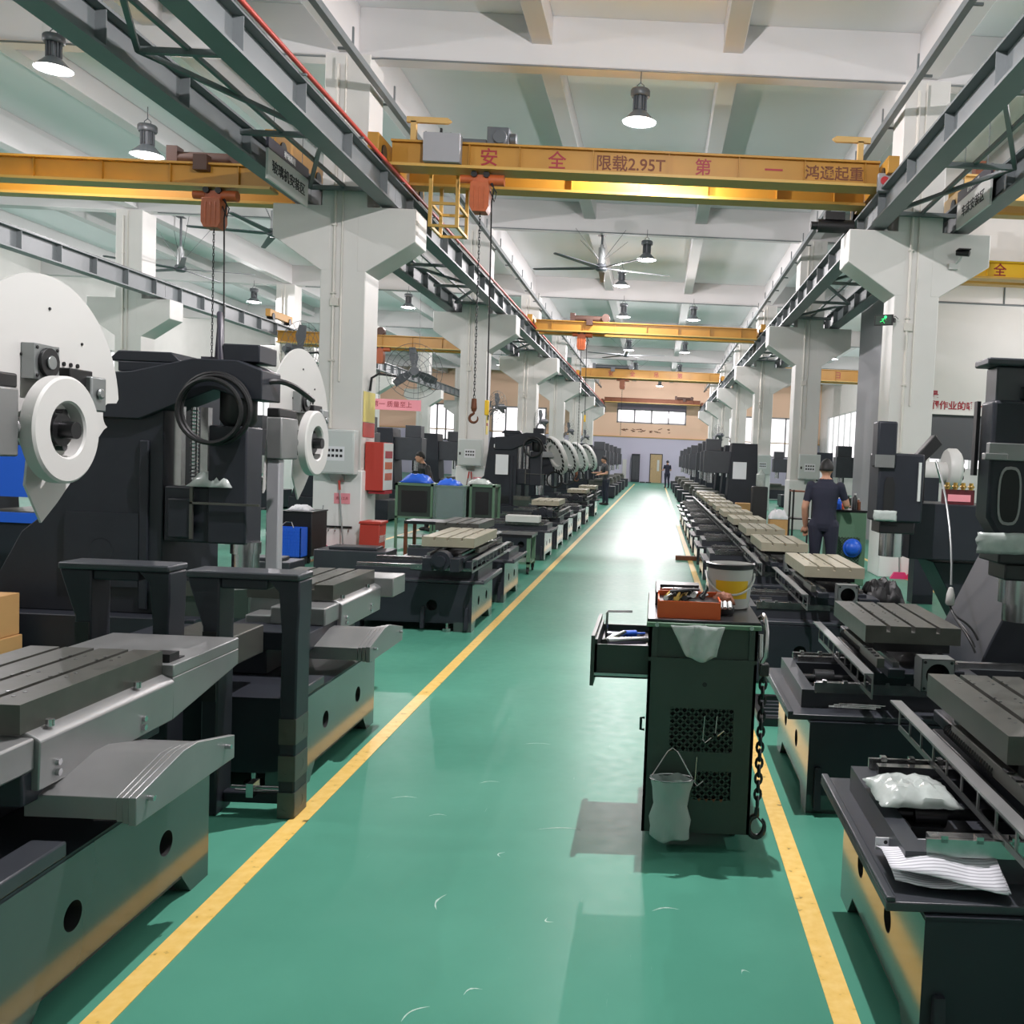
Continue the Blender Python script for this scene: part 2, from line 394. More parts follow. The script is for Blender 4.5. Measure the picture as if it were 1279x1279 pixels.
HOLES = [(-3.2,2.15,4.5,5.6), (-18.4,-15.6,2.6,5.4), (-12.8,-8.6,2.6,5.4), (5.0,11.5,2.3,5.4)]
wallgrid(wf, 'y', Y0, Y1, -22.6, 12.7, 3.45, 8.12, HOLES, 1)
wallgrid(wf, 'y', Y0-.12, Y1, -22.6, 12.7, 0, 3.45, [(h[0],h[1],h[2],3.45) for h in HOLES if h[2] < 3.4], 0)
wf.box(-22.6, 12.6, Y0-.2, Y0, 3.40, 3.47, 2)
struct(wf, 'wall_far', [M['lav'], M['peach'], M['tan']])
for n, h in enumerate(HOLES): window(1+n, 'y', FARY+.1, h[0], h[1], h[2], h[3], 4)
bl = thing('window_blind', 'mauve roller blind above the far end window', 'blind', (-.52, FARY-.06, 5.95))
MB().box(-2.65, 2.65, -.03, .03, -.36, .36).build('blind_cloth', M['purple'], bl); MB().cyl((-2.7,-.02,.4),(2.7,-.02,.4),.06).build('roller', M['alu'], bl)
# far wall door
d = MB().box(-.46, .40, FARY-.19, FARY-.13, 0, 2.16)
dr = struct(d, 'door_1', M['wood'])
fr = MB().box(-.52,-.46,FARY-.2,FARY-.12,0,2.22).box(.40,.46,FARY-.2,FARY-.12,0,2.22).box(-.52,.46,FARY-.2,FARY-.12,2.16,2.22); fr.build('door_frame', M['oiled'], dr)
MB().box(.05,.22,FARY-.2,FARY-.19,.9,1.75).build('door_window', M['offwhite'], dr)
MB().cyl((-.36,FARY-.19,1.05),(-.36,FARY-.25,1.05),.03).build('door_handle', M['steel'], dr)
# faded red slogan on the far wall
sg = thing('wall_slogan', 'faded red brush slogan under the far end window', 'sign', (-1.0, FARY-.006, 3.98))
for i, (dx, ww) in enumerate(((-1.7,.5),(-1.05,.42),(-.5,.7),(.35,.3),(.95,.55),(1.75,.25))):
    q = MB(); rnd = random.Random(i)
    for k in range(4):
        a = rnd.uniform(-.5,.5); x0 = dx + rnd.uniform(-.5,.3)*ww; z0 = rnd.uniform(-.16,.16)
        q.bar((x0,0,z0), (x0+math.cos(a)*ww*.6,0,z0+math.sin(a)*ww*.5), .004, .05)
    q.build('brush_character', M['rust'], sg)
# right wall with window, and the partition room in the right bay
wr = MB(); wallgrid(wr, 'x', 12.5, 12.7, -9, FARY+.2, 0, 8.12, [(-6,12,1.2,5.2),(26,70,1.8,5.4)])
struct(wr, 'wall_right', M['plaster'])
window(30, 'x', 12.6, 26, 70, 1.8, 5.4, 22); window(31, 'x', 12.6, -6, 12, 1.2, 5.2, 9)
pr = MB(); wallgrid(pr, 'y', 20.0, 20.2, 5.0, 12.5, 0, 8.12, [(5.75,6.98,0,2.86)])
struct(pr, 'wall_partition', M['plaster'])
struct(MB().box(4.98, 5.16, 20.2, 23.9, 0, 5.9), 'wall_side', M['wallgray'])  # gray holds the shade on this side of the white room
struct(MB().box(5.75, 6.98, 20.08, 20.14, 1.92, 2.86), 'door_2', M['shutter'])
wc_ = thing('wall_conduit', 'thin grey conduit along the upper right partition wall', 'pipe', (5.6,19.975,5.2)); MB().tube([(-.5,0,0),(5,0,0)],.02,8).tube([(1.55,0,0),(1.55,0,.4)],.015,6).tube([(3.2,0,0),(3.2,0,.4)],.015,6).build('conduit', M['beam'], wc_)
sw = thing('wall_slogan', 'red two-line slogan above the grey shutter on right bay wall', 'sign', (6.6, 19.995, 3.1))
text('是', .18, M['redsign'], sw, (-.80,0,.16), FRONT, bold=.005)
text('我们作业的唯一', .19, M['redsign'], sw, (-.40,0,-.06), FRONT, bold=.005)
# ================================================================== runways, cranes, lamps, fans, signs
def ibeam(mb, x, y0, y1, z0, z1, w=.28, m=0):
    mb.box(x-w/2, x+w/2, y0, y1, z0, z0+.03, m); mb.box(x-w/2, x+w/2, y0, y1, z1-.03, z1, m); mb.box(x-.012, x+.012, y0, y1, z0+.03, z1-.03, m)
RUN = {-4.15: 'aisle side of the left columns', -5.43: 'outer side of the left columns', 3.16: 'aisle side of the right columns', 4.44: 'outer side of the right columns', -12.85: 'aisle side of the far left columns'}
ORD = ['nearest the camera', 'second from the camera', 'third from the camera', 'fourth from the camera', 'fifth from the camera', 'at the far end']
def runway(x, side, inner):
    for k in range(len(CY_ROWS)):
        y0 = CY_ROWS[k] + .34; y1 = y0 + 10.1
        if k == len(CY_ROWS)-1: y1 = FARY - .3
        if k == 0: y0 = 2.0; 
        g = thing('crane_runway_beam', 'grey steel crane runway beam, %s span on the %s' % (ORD[min(k,5)] if k < 5 else ('sixth' if k == 5 else 'farthest'), side), 'beam', (x, y0, 5.235), 0, 'grey runway beams')
        mb = MB(); HB = .40 if x > -12 else .43; ibeam(mb, 0, .006, y1-y0-.006, 0, HB, .26); mb.build('girder', M['beam'], g)
        st = MB(); n = 8
        for j in range(n):
            yy = (j+.5)*(y1-y0)/n; st.box(-.118, .118, yy-.006, yy+.006, .032, HB-.032)
        st.build('stiffener', M['beam'], g)
        MB().box(-.025,.025,.006,y1-y0-.006,HB,HB+.045).build('rail', M['oiled'], g)
for x, side in RUN.items(): runway(x, side, 0)
def walkway(x0, x1, side):
    for k in range(len(CY_ROWS)-1):
        y0 = CY_ROWS[k] + .75; y1 = CY_ROWS[k+1] - .05
        t = thing('bracing_lattice', 'grey steel bracing lattice, %s bay between the %s runway beams' % (['nearest','second','third','fourth','fifth','sixth'][k], side), 'lattice', (0,0,5.44), 0, 'lattices between the runway beams')
        n = 4; b = MB()
        for j in range(n+1):
            y = y0 + (y1-y0)*j/n; MB().bar((x0,y,0),(x1,y,0),.06,.06).build('cross_tie', M['beam'], t)
            if j < n:
                yy = y0+(y1-y0)*(j+1)/n
                b.bar((x0,y,.001),(x1,yy,.001) if j % 2 == 0 else (x1,yy,.001),.05,.05) if j % 2 == 0 else b.bar((x1,y,.001),(x0,yy,.001),.05,.05)
        b.bar(((x0+x1)/2,y0,.03),((x0+x1)/2,y1,.03),.045,.045)
        b.build('diagonal_tie', M['beam'], t)
walkway(-5.29, -4.29, 'left'); walkway(3.30, 4.30, 'right')
# red conductor pipe on brackets
rp = thing('conductor_pipe', 'long red conductor pipe on brackets above the left runway beam', 'pipe', (-3.985, 2, 5.665))
MB().tube([(0,0,0),(0,67,0)], .028, 10).build('pipe', M['red'], rp)
for j in range(34): MB().box(-.034, .02, j*2+.5, j*2+.53, -.045, -.025).build('bracket', M['beam'], rp)

for x, s in ((3.3,'right'), (-4.3,'left')):
    t = thing('cable_rail', 'dark grey cable rail hung under the ceiling on %s columns' % s, 'rail', (x, 2, 6.92))
    MB().box(-.045,.045,0,68,-.05,.05).build('rail_channel', M['beam'], t)
    q = 1 if x > 0 else -1
    for j in range(34):
        hb = MB(); hb.box(-.012,.012,j*2+1,j*2+1.03,.05,.32); hb.box(0, q*.2, j*2+1, j*2+1.03, .02, .05); hb.build('hanger_bracket', M['beam'], t)
cp = thing('ceiling_conduit', 'thin lamp conduit along the nearest ceiling beam', 'pipe', (0, 14.33, 7.37))
for k, y in enumerate(CY_ROWS[1:6]):
    if k: cp = thing('ceiling_conduit', 'thin lamp conduit along the %s ceiling beam from the camera' % ['','second','third','fourth','fifth'][k], 'pipe', (0, y+.03, 7.37))
    cp['group'] = 'conduits on the ceiling beams'
    MB().tube([(-12.9,0,0),(-4.42,0,0),(-4.3,0,.01),(3.4,0,0),(12,0,0)], .014, 6).build('conduit', M['beam'], cp)

# ---- high bay lamps
def lamp_proto():
    t = thing('high_bay_lamp', 'x', 'lamp', (0,0,0))
    h = MB(); h.lathe([(0,.36),(.13,.36),(.145,.34),(.145,.27),(.13,.25),(.10,.25)], n=20)
    for i in range(12):
        a = 2*PI*i/12; i0 = len(h.v); h.box(.05,.105,-.006,.006,.05,.26); h.xf(Matrix.Rotation(a,4,'Z'), i0)
    h.lathe([(.075,.26),(.075,.05),(.10,.03)], n=20); h.build('driver_housing', M['lampdark'], t)
    r = MB(); r.lathe([(.10,.04),(.13,.01),(.24,-.10),(.25,-.115),(.235,-.105),(.12,-.005),(0,0)], n=32); ro = r.build('reflector', M['reflector'], t)
    MB().lathe([(.238,-.108),(.20,-.125),(.12,-.14),(0,-.146)], n=32).build('diffuser', M['lampglow2'], ro)
    k = MB(); k.tube([(-.05,0,.36),(-.05,0,.42),(.0,0,.46),(.05,0,.42),(.05,0,.36)], .008, 6); k.tube([(0,0,.45),(0,0,.645)], .008, 6); k.build('hanging_hook', M['lampdark'], t)
    return t
LP = [(.05,5.0,6.78,'c'), (-.47,14.38,6.76,'nearest the aisle lens end, in front of the first ceiling beam'), (-.47,24.2,6.80,''), (-1.3,29.3,7.05,''), (-1.4,34.2,6.85,''), (1.1,34.2,6.85,''), (1.1,44.3,6.85,''), (-1.5,44.3,6.85,''), (1.1,54.4,6.85,''), (-1.4,54.4,6.85,''), (.0,64.5,6.85,''),
      (-8.85,13.9,6.95,''), (-9.5,17.6,6.9,''), (-9.2,25.2,6.9,''), (-9.1,34.2,6.85,''), (-14.6,34.2,6.8,''), (-9.1,44.3,6.85,''), (-9.1,54.4,6.85,''), (-9.1,4.2,6.9,''), (-17.5,14,6.9,''), (-17.5,24.2,6.9,''), (-17.5,44.3,6.9,''),
      (8.0,14.1,6.9,''), (8.0,17.4,4.9,''), (7.6,4.2,6.9,''), (8,34.2,6.85,''), (8,44.3,6.85,''), (8,54.4,6.85,'')]
LNAME = ['round high bay lamp over the aisle just behind the camera row', 'large lit high bay lamp above the lettered yellow crane', 'grey high bay lamp beside the big ceiling fan', 'high bay lamp hanging between the first and second crane', 'left high bay lamp above the second crane', 'right high bay lamp above the second crane',
 'lit high bay lamp right of centre behind the second crane', 'high bay lamp left of centre behind the second crane', 'right high bay lamp near the third crane', 'left high bay lamp near the third crane', 'high bay lamp at the far end of the aisle',
 'wide high bay lamp at the top left corner', 'lit high bay lamp above the left bay crane', 'glowing lamp left of the first left column corbel', 'small high bay lamp deep in the left bay by the column', 'green-grey high bay lamp under the left bay fan', 'high bay lamp behind the left wall fan', 'high bay lamp farthest in the left bay', 'high bay lamp at the near left end', 'high bay lamp in the outer left aisle near end', 'second high bay lamp in the outer left aisle', 'third high bay lamp in the outer left aisle',
 'high bay lamp over the right bay machines', 'high bay lamp under the yellow right bay crane', 'high bay lamp at the near right end', 'first high bay lamp behind the right partition', 'second high bay lamp behind the right partition', 'third high bay lamp behind the right partition']
lamp0 = lamp_proto()
POWER = 400
for i, (x, y, z, _) in enumerate(LP):
    if i == 0:
        lamp0.location = (x,y,z); lamp0['label'] = LNAME[0]; lamp0['group'] = 'high bay lamps'; o = lamp0
    else: o = dup(lamp0, (x,y,z), 0, LNAME[i], 'high bay lamps', 1.15 if i in (12,) else None)
    ld = bpy.data.lights.new('lamp_light', 'POINT'); ld.shadow_soft_size = .04; ld.energy = POWER*{0:3.4, 10:2.6, 23:.4}.get(i, 1); ld.color = (1,.94,.96)
    lo = bpy.data.objects.new('lamp_light', ld); L(lo); lo.location = (x, y, z-.188)

# ---- ceiling fans
def big_fan(loc, rot, label, top):
    t = thing('ceiling_fan', label, 'fan', loc, rot, 'big five-bladed ceiling fans')
    MB().lathe([(0,.10),(.12,.10),(.16,.04),(.16,-.04),(.1,-.08),(0,-.08)], n=24).build('hub', M['lampdark'], t)
    m = MB().cyl((0,0,.1),(0,0,.52),.09).cyl((0,0,.52),(0,0,.60),.05); m.build('motor', M['alu'], t)
    MB().cyl((0,0,.6),(0,0,top),.03).box(-.1,.1,-.1,.1,top-.02,top).build('down_rod', M['lampdark'], t)
    gw = MB()
    for a in range(4):
        c, s_ = math.cos(a*PI/2+.6), math.sin(a*PI/2+.6); gw.tube([(0,0,.15),(c*.9,s_*.9,top)], .006, 5)
    gw.build('guy_wire', M['cage'], t)
    for k in range(5):
        b = MB(); b.prism([(.12,-.05),(.3,-.09),(1.85,-.06),(1.9,-.03),(1.9,.03),(1.85,.05),(.3,.08),(.12,.05)], 'z', -.008, .010)
        b.xf(Matrix.Rotation(.16,4,'X')); b.xf(Matrix.Rotation(2*PI*k/5+rot,4,'Z'))
        bo = b.build('blade', M['lampdark'], t)
    return t
big_fan((-1.65,24.9,6.57), .18, 'big dark five-bladed ceiling fan over the aisle behind first crane', .85)
big_fan((-1.65,45.0,6.57), .5, 'distant five-bladed ceiling fan over the aisle behind second crane', .85)
big_fan((-1.65,55.2,6.5), .9, 'farthest five-bladed ceiling fan over the aisle', .9)
big_fan((-9.2,22.6,6.57), .42, 'five-bladed ceiling fan behind the left bay hoist chain', 1.5)
big_fan((-13.2,26.2,6.3), .1, 'five-bladed ceiling fan beside the far left column', 1.4)

# ---- wall fans on the columns
def wall_fan(loc, rot, label, s=1.0, arm=.55):
    # arm from a column (local origin) out along +x, cage facing -y
    t = thing('wall_fan', label, 'fan', loc, rot, 'caged wall fans on columns')
    MB().tube([(0,0,-.25),(.02,0,-.05),(.12,0,.02),(arm*.7,0,.0)], .018, 8).build('bracket_arm', M['black'], t)
    c = MB(); R = .42*s; cx = arm+.1
    for k in range(5):
        rr = R*(1-.19*k); dy = -.1*s*(1-(rr/R)**2)
        c.torus((cx,-.22*s+dy,.08), 'y', rr, .004, 28, 5)
    for k in range(16):
        a = 2*PI*k/16; c.tube([(cx+math.cos(a)*R*f, -.22*s-.1*s*(1-f*f), .08+math.sin(a)*R*f) for f in (.1,.4,.7,1)], .003, 4)
    for k in range(8):
        a = 2*PI*k/8; c.tube([(cx+math.cos(a)*R*f, -.22*s+.09*s*(1-f*f), .08+math.sin(a)*R*f) for f in (.15,.6,1)], .003, 4)
    c.build('cage', M['cage'], t)
    for k in range(3):
        b = MB(); b.prism([(.04,-.03),(R*.5,-.09*s),(R*.86,-.05*s),(R*.86,.05*s),(R*.5,.06*s),(.04,.03)], 'y', -.006, .006)
        b.xf(Matrix.Rotation(.45,4,'X')); b.xf(Matrix.Rotation(2*PI*k/3+.4,4,'Y')); b.xf(Matrix.Translation((cx,-.22*s,.08))); b.build('blade', M['lampdark'], t)
    MB().cyl((cx,-.24*s,.08),(cx,-.02,.08),.07*s,.09*s).cyl((cx,-.02,.08),(cx,.06,.08),.05).build('motor', M['lampdark'], t)
    return t
wall_fan((-4.44,14.62,2.75), .25, 'large caged wall fan on the nearest left column', 1.0)
wall_fan((-4.44,24.75,2.75), -.75, 'caged wall fan on the second left column', .95)
wall_fan((-4.44,34.85,2.8), -.9, 'caged wall fan on the third left column', 1.15)
wall_fan((-4.44,44.95,2.8), -.8, 'caged wall fan on the fourth left column', 1.1)
wall_fan((-4.44,55.05,2.8), -.8, 'caged wall fan on the fifth left column', 1.1)
wall_fan((3.45,44.95,2.9), PI+.9, 'caged wall fan on the fourth right column', 1.2)
wall_fan((-13.2,24.75,2.6), -.3, 'caged wall fan on the far left column row', 1.1)
wall_fan((-13.2,34.9,2.6), .2, 'second caged wall fan on the far left column row', 1.1)
wall_fan((-5.2,14.7,3.05), PI-.5, 'caged wall fan on the outer side of nearest left column', 1.15, .7)

# ---- hoists
def hoist(loc, label, zhook, hook=True, s=1.0, body='orange', pend=None, chain_stuff=True):
    t = thing('chain_hoist', label, 'hoist', loc, 0, 'orange chain hoists')
    b = MB(); b.prism([(-.13,-.02),(.13,-.02),(.14,-.12),(.14,-.36),(.10,-.44),(-.10,-.44),(-.14,-.36),(-.14,-.12)], 'y', -.12, .12)
    for k in (-.07,0,.07): b.box(k-.008,k+.008,-.128,-.12,-.4,-.08)
    b.build('motor_body', M[body], t, .012)
    tr = MB(); tr.cyl((-.3,0,.04),(-.12,0,.04),.06).cyl((.12,0,.04),(.34,0,.04),.08).box(-.12,.12,-.05,.05,-.03,.1); tro = tr.build('trolley', M[body], t)
    w = MB()
    for q in (-.09,.09): w.cyl((q,-.09,.1),(q,-.05,.1),.045).cyl((q,.05,.1),(q,.09,.1),.045)
    w.build('trolley_wheel', M['black'], tro)
    zc = zhook-loc[2]; c = MB(); n = int((-.44-zc-.25)/.05)
    for k in range(max(n,0)):
        z = -.46-.05*k
        if k % 2: pts = [(0.012*math.cos(a), 0, z+.034*math.sin(a)) for a in [2*PI*j/8 for j in range(8)]]
        else: pts = [(0, 0.012*math.cos(a), z+.034*math.sin(a)) for a in [2*PI*j/8 for j in range(8)]]
        c.tube(pts, .0055, 4, 0, True)
    c.build('load_chain', M['oiled'], t)
    if hook:
        hbk = MB().cyl((0,0,zc+.28),(0,0,zc+.14),.035,.045).lathe([(.045,zc+.14),(.03,zc+.09),(0,zc+.09)]).build('hook_block', M['rust'], t)
        pts = [(0,0,zc+.10),(0,0,zc+.06)] + [(-.0+.062*math.cos(a), 0, zc-.012+.062*math.sin(a)) for a in [PI/2+.35+ (1.55*PI)*j/12 for j in range(13)]]
        MB().tube(pts, [.016,.018]+[.02]*8+[.018,.016,.014,.011,.007], 8).build('hook', M['rust'], hbk)
    if pend:
        pc = MB(); px, pz = pend; pts = [(.16,-.05,.02),(.2,-.05,-.1),(.17,-.05,-.3),(.18,-.05,-.9),(.2,-.05,pz-loc[2])]
        pc.tube(pts, .012, 6); pc.tube([(.15,-.05,-.02),(.24,-.05,-.15),(.21,-.05,-.28),(.14,-.05,-.12)], .01, 6); pco = pc.build('control_cable', M['black'], t)
        MB().box(.17,.23,-.08,-.02,pz-loc[2]-.22,pz-loc[2]).build('control_pendant', M['brightyellow'], pco, .01)
    return t

# ---- bridge cranes
def stiff(mb, xs, y, z0, z1, d=.1):
    for x in xs: mb.box(x-.006, x+.006, y, y+d, z0, z1)
def carriage(t, x, y0, y1, z, mat_='yellow'):
    c = MB().box(x-.08,x+.08,y0,y1,z,z+.24); co = c.build('end_carriage', M[mat_], t, .01)
    for yy in (y0+.25,y1-.25):
        MB().cyl((x-.1,yy,z+.03),(x+.1,yy,z+.03),.11).build('wheel', M['oiled'], co)
c1 = thing('bridge_crane', 'yellow bridge crane with red characters and load rating over the aisle', 'crane', (0,0,0), 0, 'yellow bridge cranes')
XL, XR = -4.13, 3.07
g = MB().box(XL+.1,XR,14.02,14.05,5.74,6.07).box(XL+.1,XR,13.95,14.18,6.07,6.10).box(XL+.1,XR,13.84,14.24,5.70,5.74,1)
stiff(g, [-2.9,-2.17,-1.1,0,1.02,1.98,2.86], 13.96, 5.74, 6.07, .06); fg = g.build('front_girder', [M['yellow'],M['yellow2']], c1)
g = MB().box(XL+.1,XR,15.0,15.03,5.74,6.19).box(XL+.1,XR,14.9,15.15,6.19,6.22).box(XL+.1,XR,14.85,15.2,5.70,5.74,1)
stiff(g, [-2.6,-1.5,-.45,.62,1.7,2.6], 14.94, 5.74, 6.19, .06); g.build('rear_girder', [M['yellow'],M['yellow2']], c1)
carriage(c1, -4.15, 13.5, 16.1, 5.80); carriage(c1, 3.16, 13.5, 16.1, 5.80)
MB().box(-3.52,-2.99,13.76,13.92,5.75,6.16).build('control_box', M['offwhite'] if False else M['wallgray'], c1, .01)
MB().box(-2.66,-2.34,14.02,14.28,6.10,6.36).cyl((-2.46,14.02,6.2),(-2.46,13.94,6.2),.1).cyl((-2.34,14.12,6.21),(-2.24,14.12,6.21),.09).box(-3.05,-2.68,14.1,14.3,6.10,6.2).build('drive_motor', M['lampdark'], c1, .01)
MB().cyl((-3.18,14.0,6.13),(-3.18,14.1,6.13),.11).box(-3.34,-3.31,14.0,14.04,6.1,6.3).build('cable_reel', M['black'], c1)
for x, sg_ in ((-3.72,1),(2.78,-1)):
    q = MB().box(x-.04,x+.04,13.98,14.06,6.1,6.38); L0, L1 = (x-.1, x+.55) if sg_ > 0 else (x-.42, x+.14)
    q.prism([(L0,6.36),(L1-.06,6.36),(L1,6.40),(L1-.06,6.44),(L0,6.44)] if sg_ > 0 else [(L0+.06,6.36),(L1,6.36),(L1,6.44),(L0+.06,6.44),(L0,6.40)], 'y', 13.98, 14.04)
    q.build('stop_arm', M['tan'], c1)
fr_ = MB()
for x, y in ((-3.52,14.3),(-3.12,14.3),(-3.52,15.0),(-3.12,15.0)): fr_.box(x-.025,x+.025,y-.025,y+.025,4.95,5.72)
for z in (4.97,5.3):
    for y in (14.3,15.0): fr_.box(-3.52,-3.12,y-.02,y+.02,z-.02,z+.02)
    for x in (-3.52,-3.12): fr_.box(x-.02,x+.02,14.3,15.0,z-.02,z+.02)
fr_.build('service_frame', M['yellow2'], c1)
MB().box(2.98,3.16,13.62,13.72,5.58,5.83).build('signal_box', M['wallgray'], c1, .01)
MB().cyl((3.07,13.62,5.72),(3.07,13.60,5.72),.06).build('signal_light', M['darkred'], c1)
MB().cyl((2.3,14.6,5.3),(2.85,14.6,5.3),.1).cyl((2.2,14.6,5.3),(2.3,14.6,5.3),.06).box(2.4,2.7,14.5,14.7,5.38,5.5).build('travel_motor', M['black'], c1)
for s_, x, z in (('安',-2.62,.27),('全',-1.63,.27),('限载2.95T',-.56,.235),('第',.50,.25),('一',1.53,.28),('鸿通起重',2.42,.215)):
    text(s_, z, M['redsign'] if len(s_) < 2 else M['rust'], fg, (x,14.015,5.9), FRONT, bold=.003)
wlamp = thing('crane_work_lamp', 'work lamp tucked between the two girders of the lettered crane', 'lamp', (.15,14.45,5.86))
MB().box(-.75,.55,-.03,.03,.0,.06).build('lamp_body', M['lampdark'], wlamp)
MB().box(-.73,.53,-.02,.02,-.02,0).build('tube', M['lampglow'], wlamp)
MB().box(-.02,.02,-.21,.21,.06,.09).build('lamp_bracket', M['beam'], wlamp)
ld = bpy.data.lights.new('tube_light', 'AREA'); ld.shape = 'RECTANGLE'; ld.size = 1.1; ld.size_y = .04; ld.energy = 30; ld.color = (1,.9,.6)
lo = bpy.data.objects.new('tube_light', ld); L(lo); lo.location = (.02,14.5,5.82); lo.rotation_euler = (1.2,0,0)
hoist((-2.73,14.05,5.56), 'orange chain hoist with rusty hook under the lettered aisle crane', 2.14, pend=(0,2.4))

def simple_crane(y, x0, x1, z0, z1, label, chars=None, top=None, m='yellow', car=True, rear=.9):
    t = thing('bridge_crane', label, 'crane', (0,0,0), 0, 'yellow bridge cranes')
    g = MB().box(x0,x1,y+.08,y+.11,z0+.04,z1-.03).box(x0,x1,y,y+.2,z1-.03,z1).box(x0,x1,y-.05,y+.26,z0,z0+.04,1)
    stiff(g, [x0+(x1-x0)*(k+.5)/7 for k in range(7)], y+.03, z0+.04, z1-.03, .05)
    fg = g.build('front_girder', [M[m],M['yellow2']], t)
    if rear:
        MB().box(x0,x1,y+rear,y+rear+.03,z0+.04,z1).box(x0,x1,y+rear-.1,y+rear+.15,z0,z0+.04,1).box(x0,x1,y+rear-.1,y+rear+.13,z1,z1+.03).build('rear_girder', [M[m],M['yellow2']], t)
    if car:
        for xx in (x0-.14,x1+.14): carriage(t, xx, y-.4, y+(1.5 if rear != .6 else 1.15), 5.80, m)
    if chars:
        for s_, x, sz in chars: text(s_, sz, M['redsign'], fg, (x,y+.075,(z0+z1)/2), FRONT, bold=.003)
    if top:
        for a, b, mm in top:
            MB().cyl((a,y+.3,z1+.12),(b,y+.3,z1+.12),.1).box(a-.04,a+.12,y+.2,y+.4,z1,z1+.28).box((a+b)/2-.1,(a+b)/2+.1,y-.05,y+.1,z1-.12,z1+.1).cyl((b-.1,y+.1,z1+.14),(b-.1,y+.3,z1+.14),.13).build('drive_motor', M[mm], t)
    return t
simple_crane(30.2, -4.0, 3.02, 5.6, 5.95, 'second yellow bridge crane along the aisle, plain girder', None, [(-2.9,-1.7,'dkrust')])
hoist((-2.55,30.4,5.5), 'orange chain hoist under the second aisle crane', .95, True, pend=(0,3.0))
simple_crane(48.1, -4.0, 3.02, 5.75, 6.2, 'third yellow bridge crane along the aisle, small red characters', [('安',-2.5,.28),('全',-1.4,.28),('吊',-.2,.28),('第',1.0,.28)], [(-3.4,-1.4,'lampdark')])
hoist((-1.9,48.3,5.65), 'chain hoist under the third aisle crane', 2.6, False, body='rust')
simple_crane(69.5, -4.0, 3.02, 5.85, 6.2, 'brown backlit bridge crane in front of the far end window', None, [(1.2,2.5,'dkrust')], 'rust')  # rust brown stands in for the backlit shade on this crane
simple_crane(14.0, -12.68, -5.76, 5.3, 5.66, 'ochre bridge crane of the left bay with faint number', None, [(-7.35,-6.2,'dkrust')])
hoist((-6.6,14.05,5.16), 'orange chain hoist of the left bay holding the machine column', 2.5, True, body='orange', pend=(0,2.6))
simple_crane(31.5, -12.68, -5.76, 5.0, 5.4, 'second ochre crane deep in the left bay behind the black column', None, [(-10.5,-9.2,'dkrust')])
hoist((-9.3,31.6,4.9), 'orange chain hoist deep in the left bay', 3.0, False)
simple_crane(18.7, 4.75, 12.2, 5.46, 5.82, 'yellow crane of the right bay with strong light in its colour, red character', [('全',6.6,.26)], None, 'brightyellow', True, .6)  # brighter yellow paints in the strong light on this crane
simple_crane(40.0, 4.75, 12.2, 5.3, 5.8, 'yellow crane behind the grey partition in right bay', [('日',7.5,.3)], None, 'yellow')
simple_crane(15.3, 4.75, 12.2, 6.0, 6.4, 'tan crane end above the right bay hanging sign', None, [(5.0,6.0,'rust')], 'tan')

# ---- hanging signs
def area_sign(loc, rot, head, body, label):
    t = thing('area_sign', label, 'sign', loc, rot, 'hanging area signs')
    bd_ = MB().box(-.7,.7,0,.03,-.27,.12).build('board', M['white'], t)
    hd_ = MB().box(-.7,.7,-.004,.03,.12,.27).build('header', M['signdark'], t)
    text(head, .10, M['white'], hd_, (0,-.008,.19), FRONT, bold=.001)
    text(body, .175, M['ink'], bd_, (0,-.004,-.08), FRONT, bold=.001, sx=1.1)
    w = MB()
    for x in (-.5,.5): w.tube([(x,.015,.27),(x,.015,.9)], .005, 5)
    w.build('hanging_wire', M['lampdark'], t)
    return t
area_sign((-5.16,13.13,5.305), PI/2, '玻璃机组', '玻璃机安装区', 'white hanging area sign with dark header in the left bay')
area_sign((4.27,13.4,5.47), -PI/2, '卧式车床组', '车床安装区', 'white hanging area sign with dark header at right column')
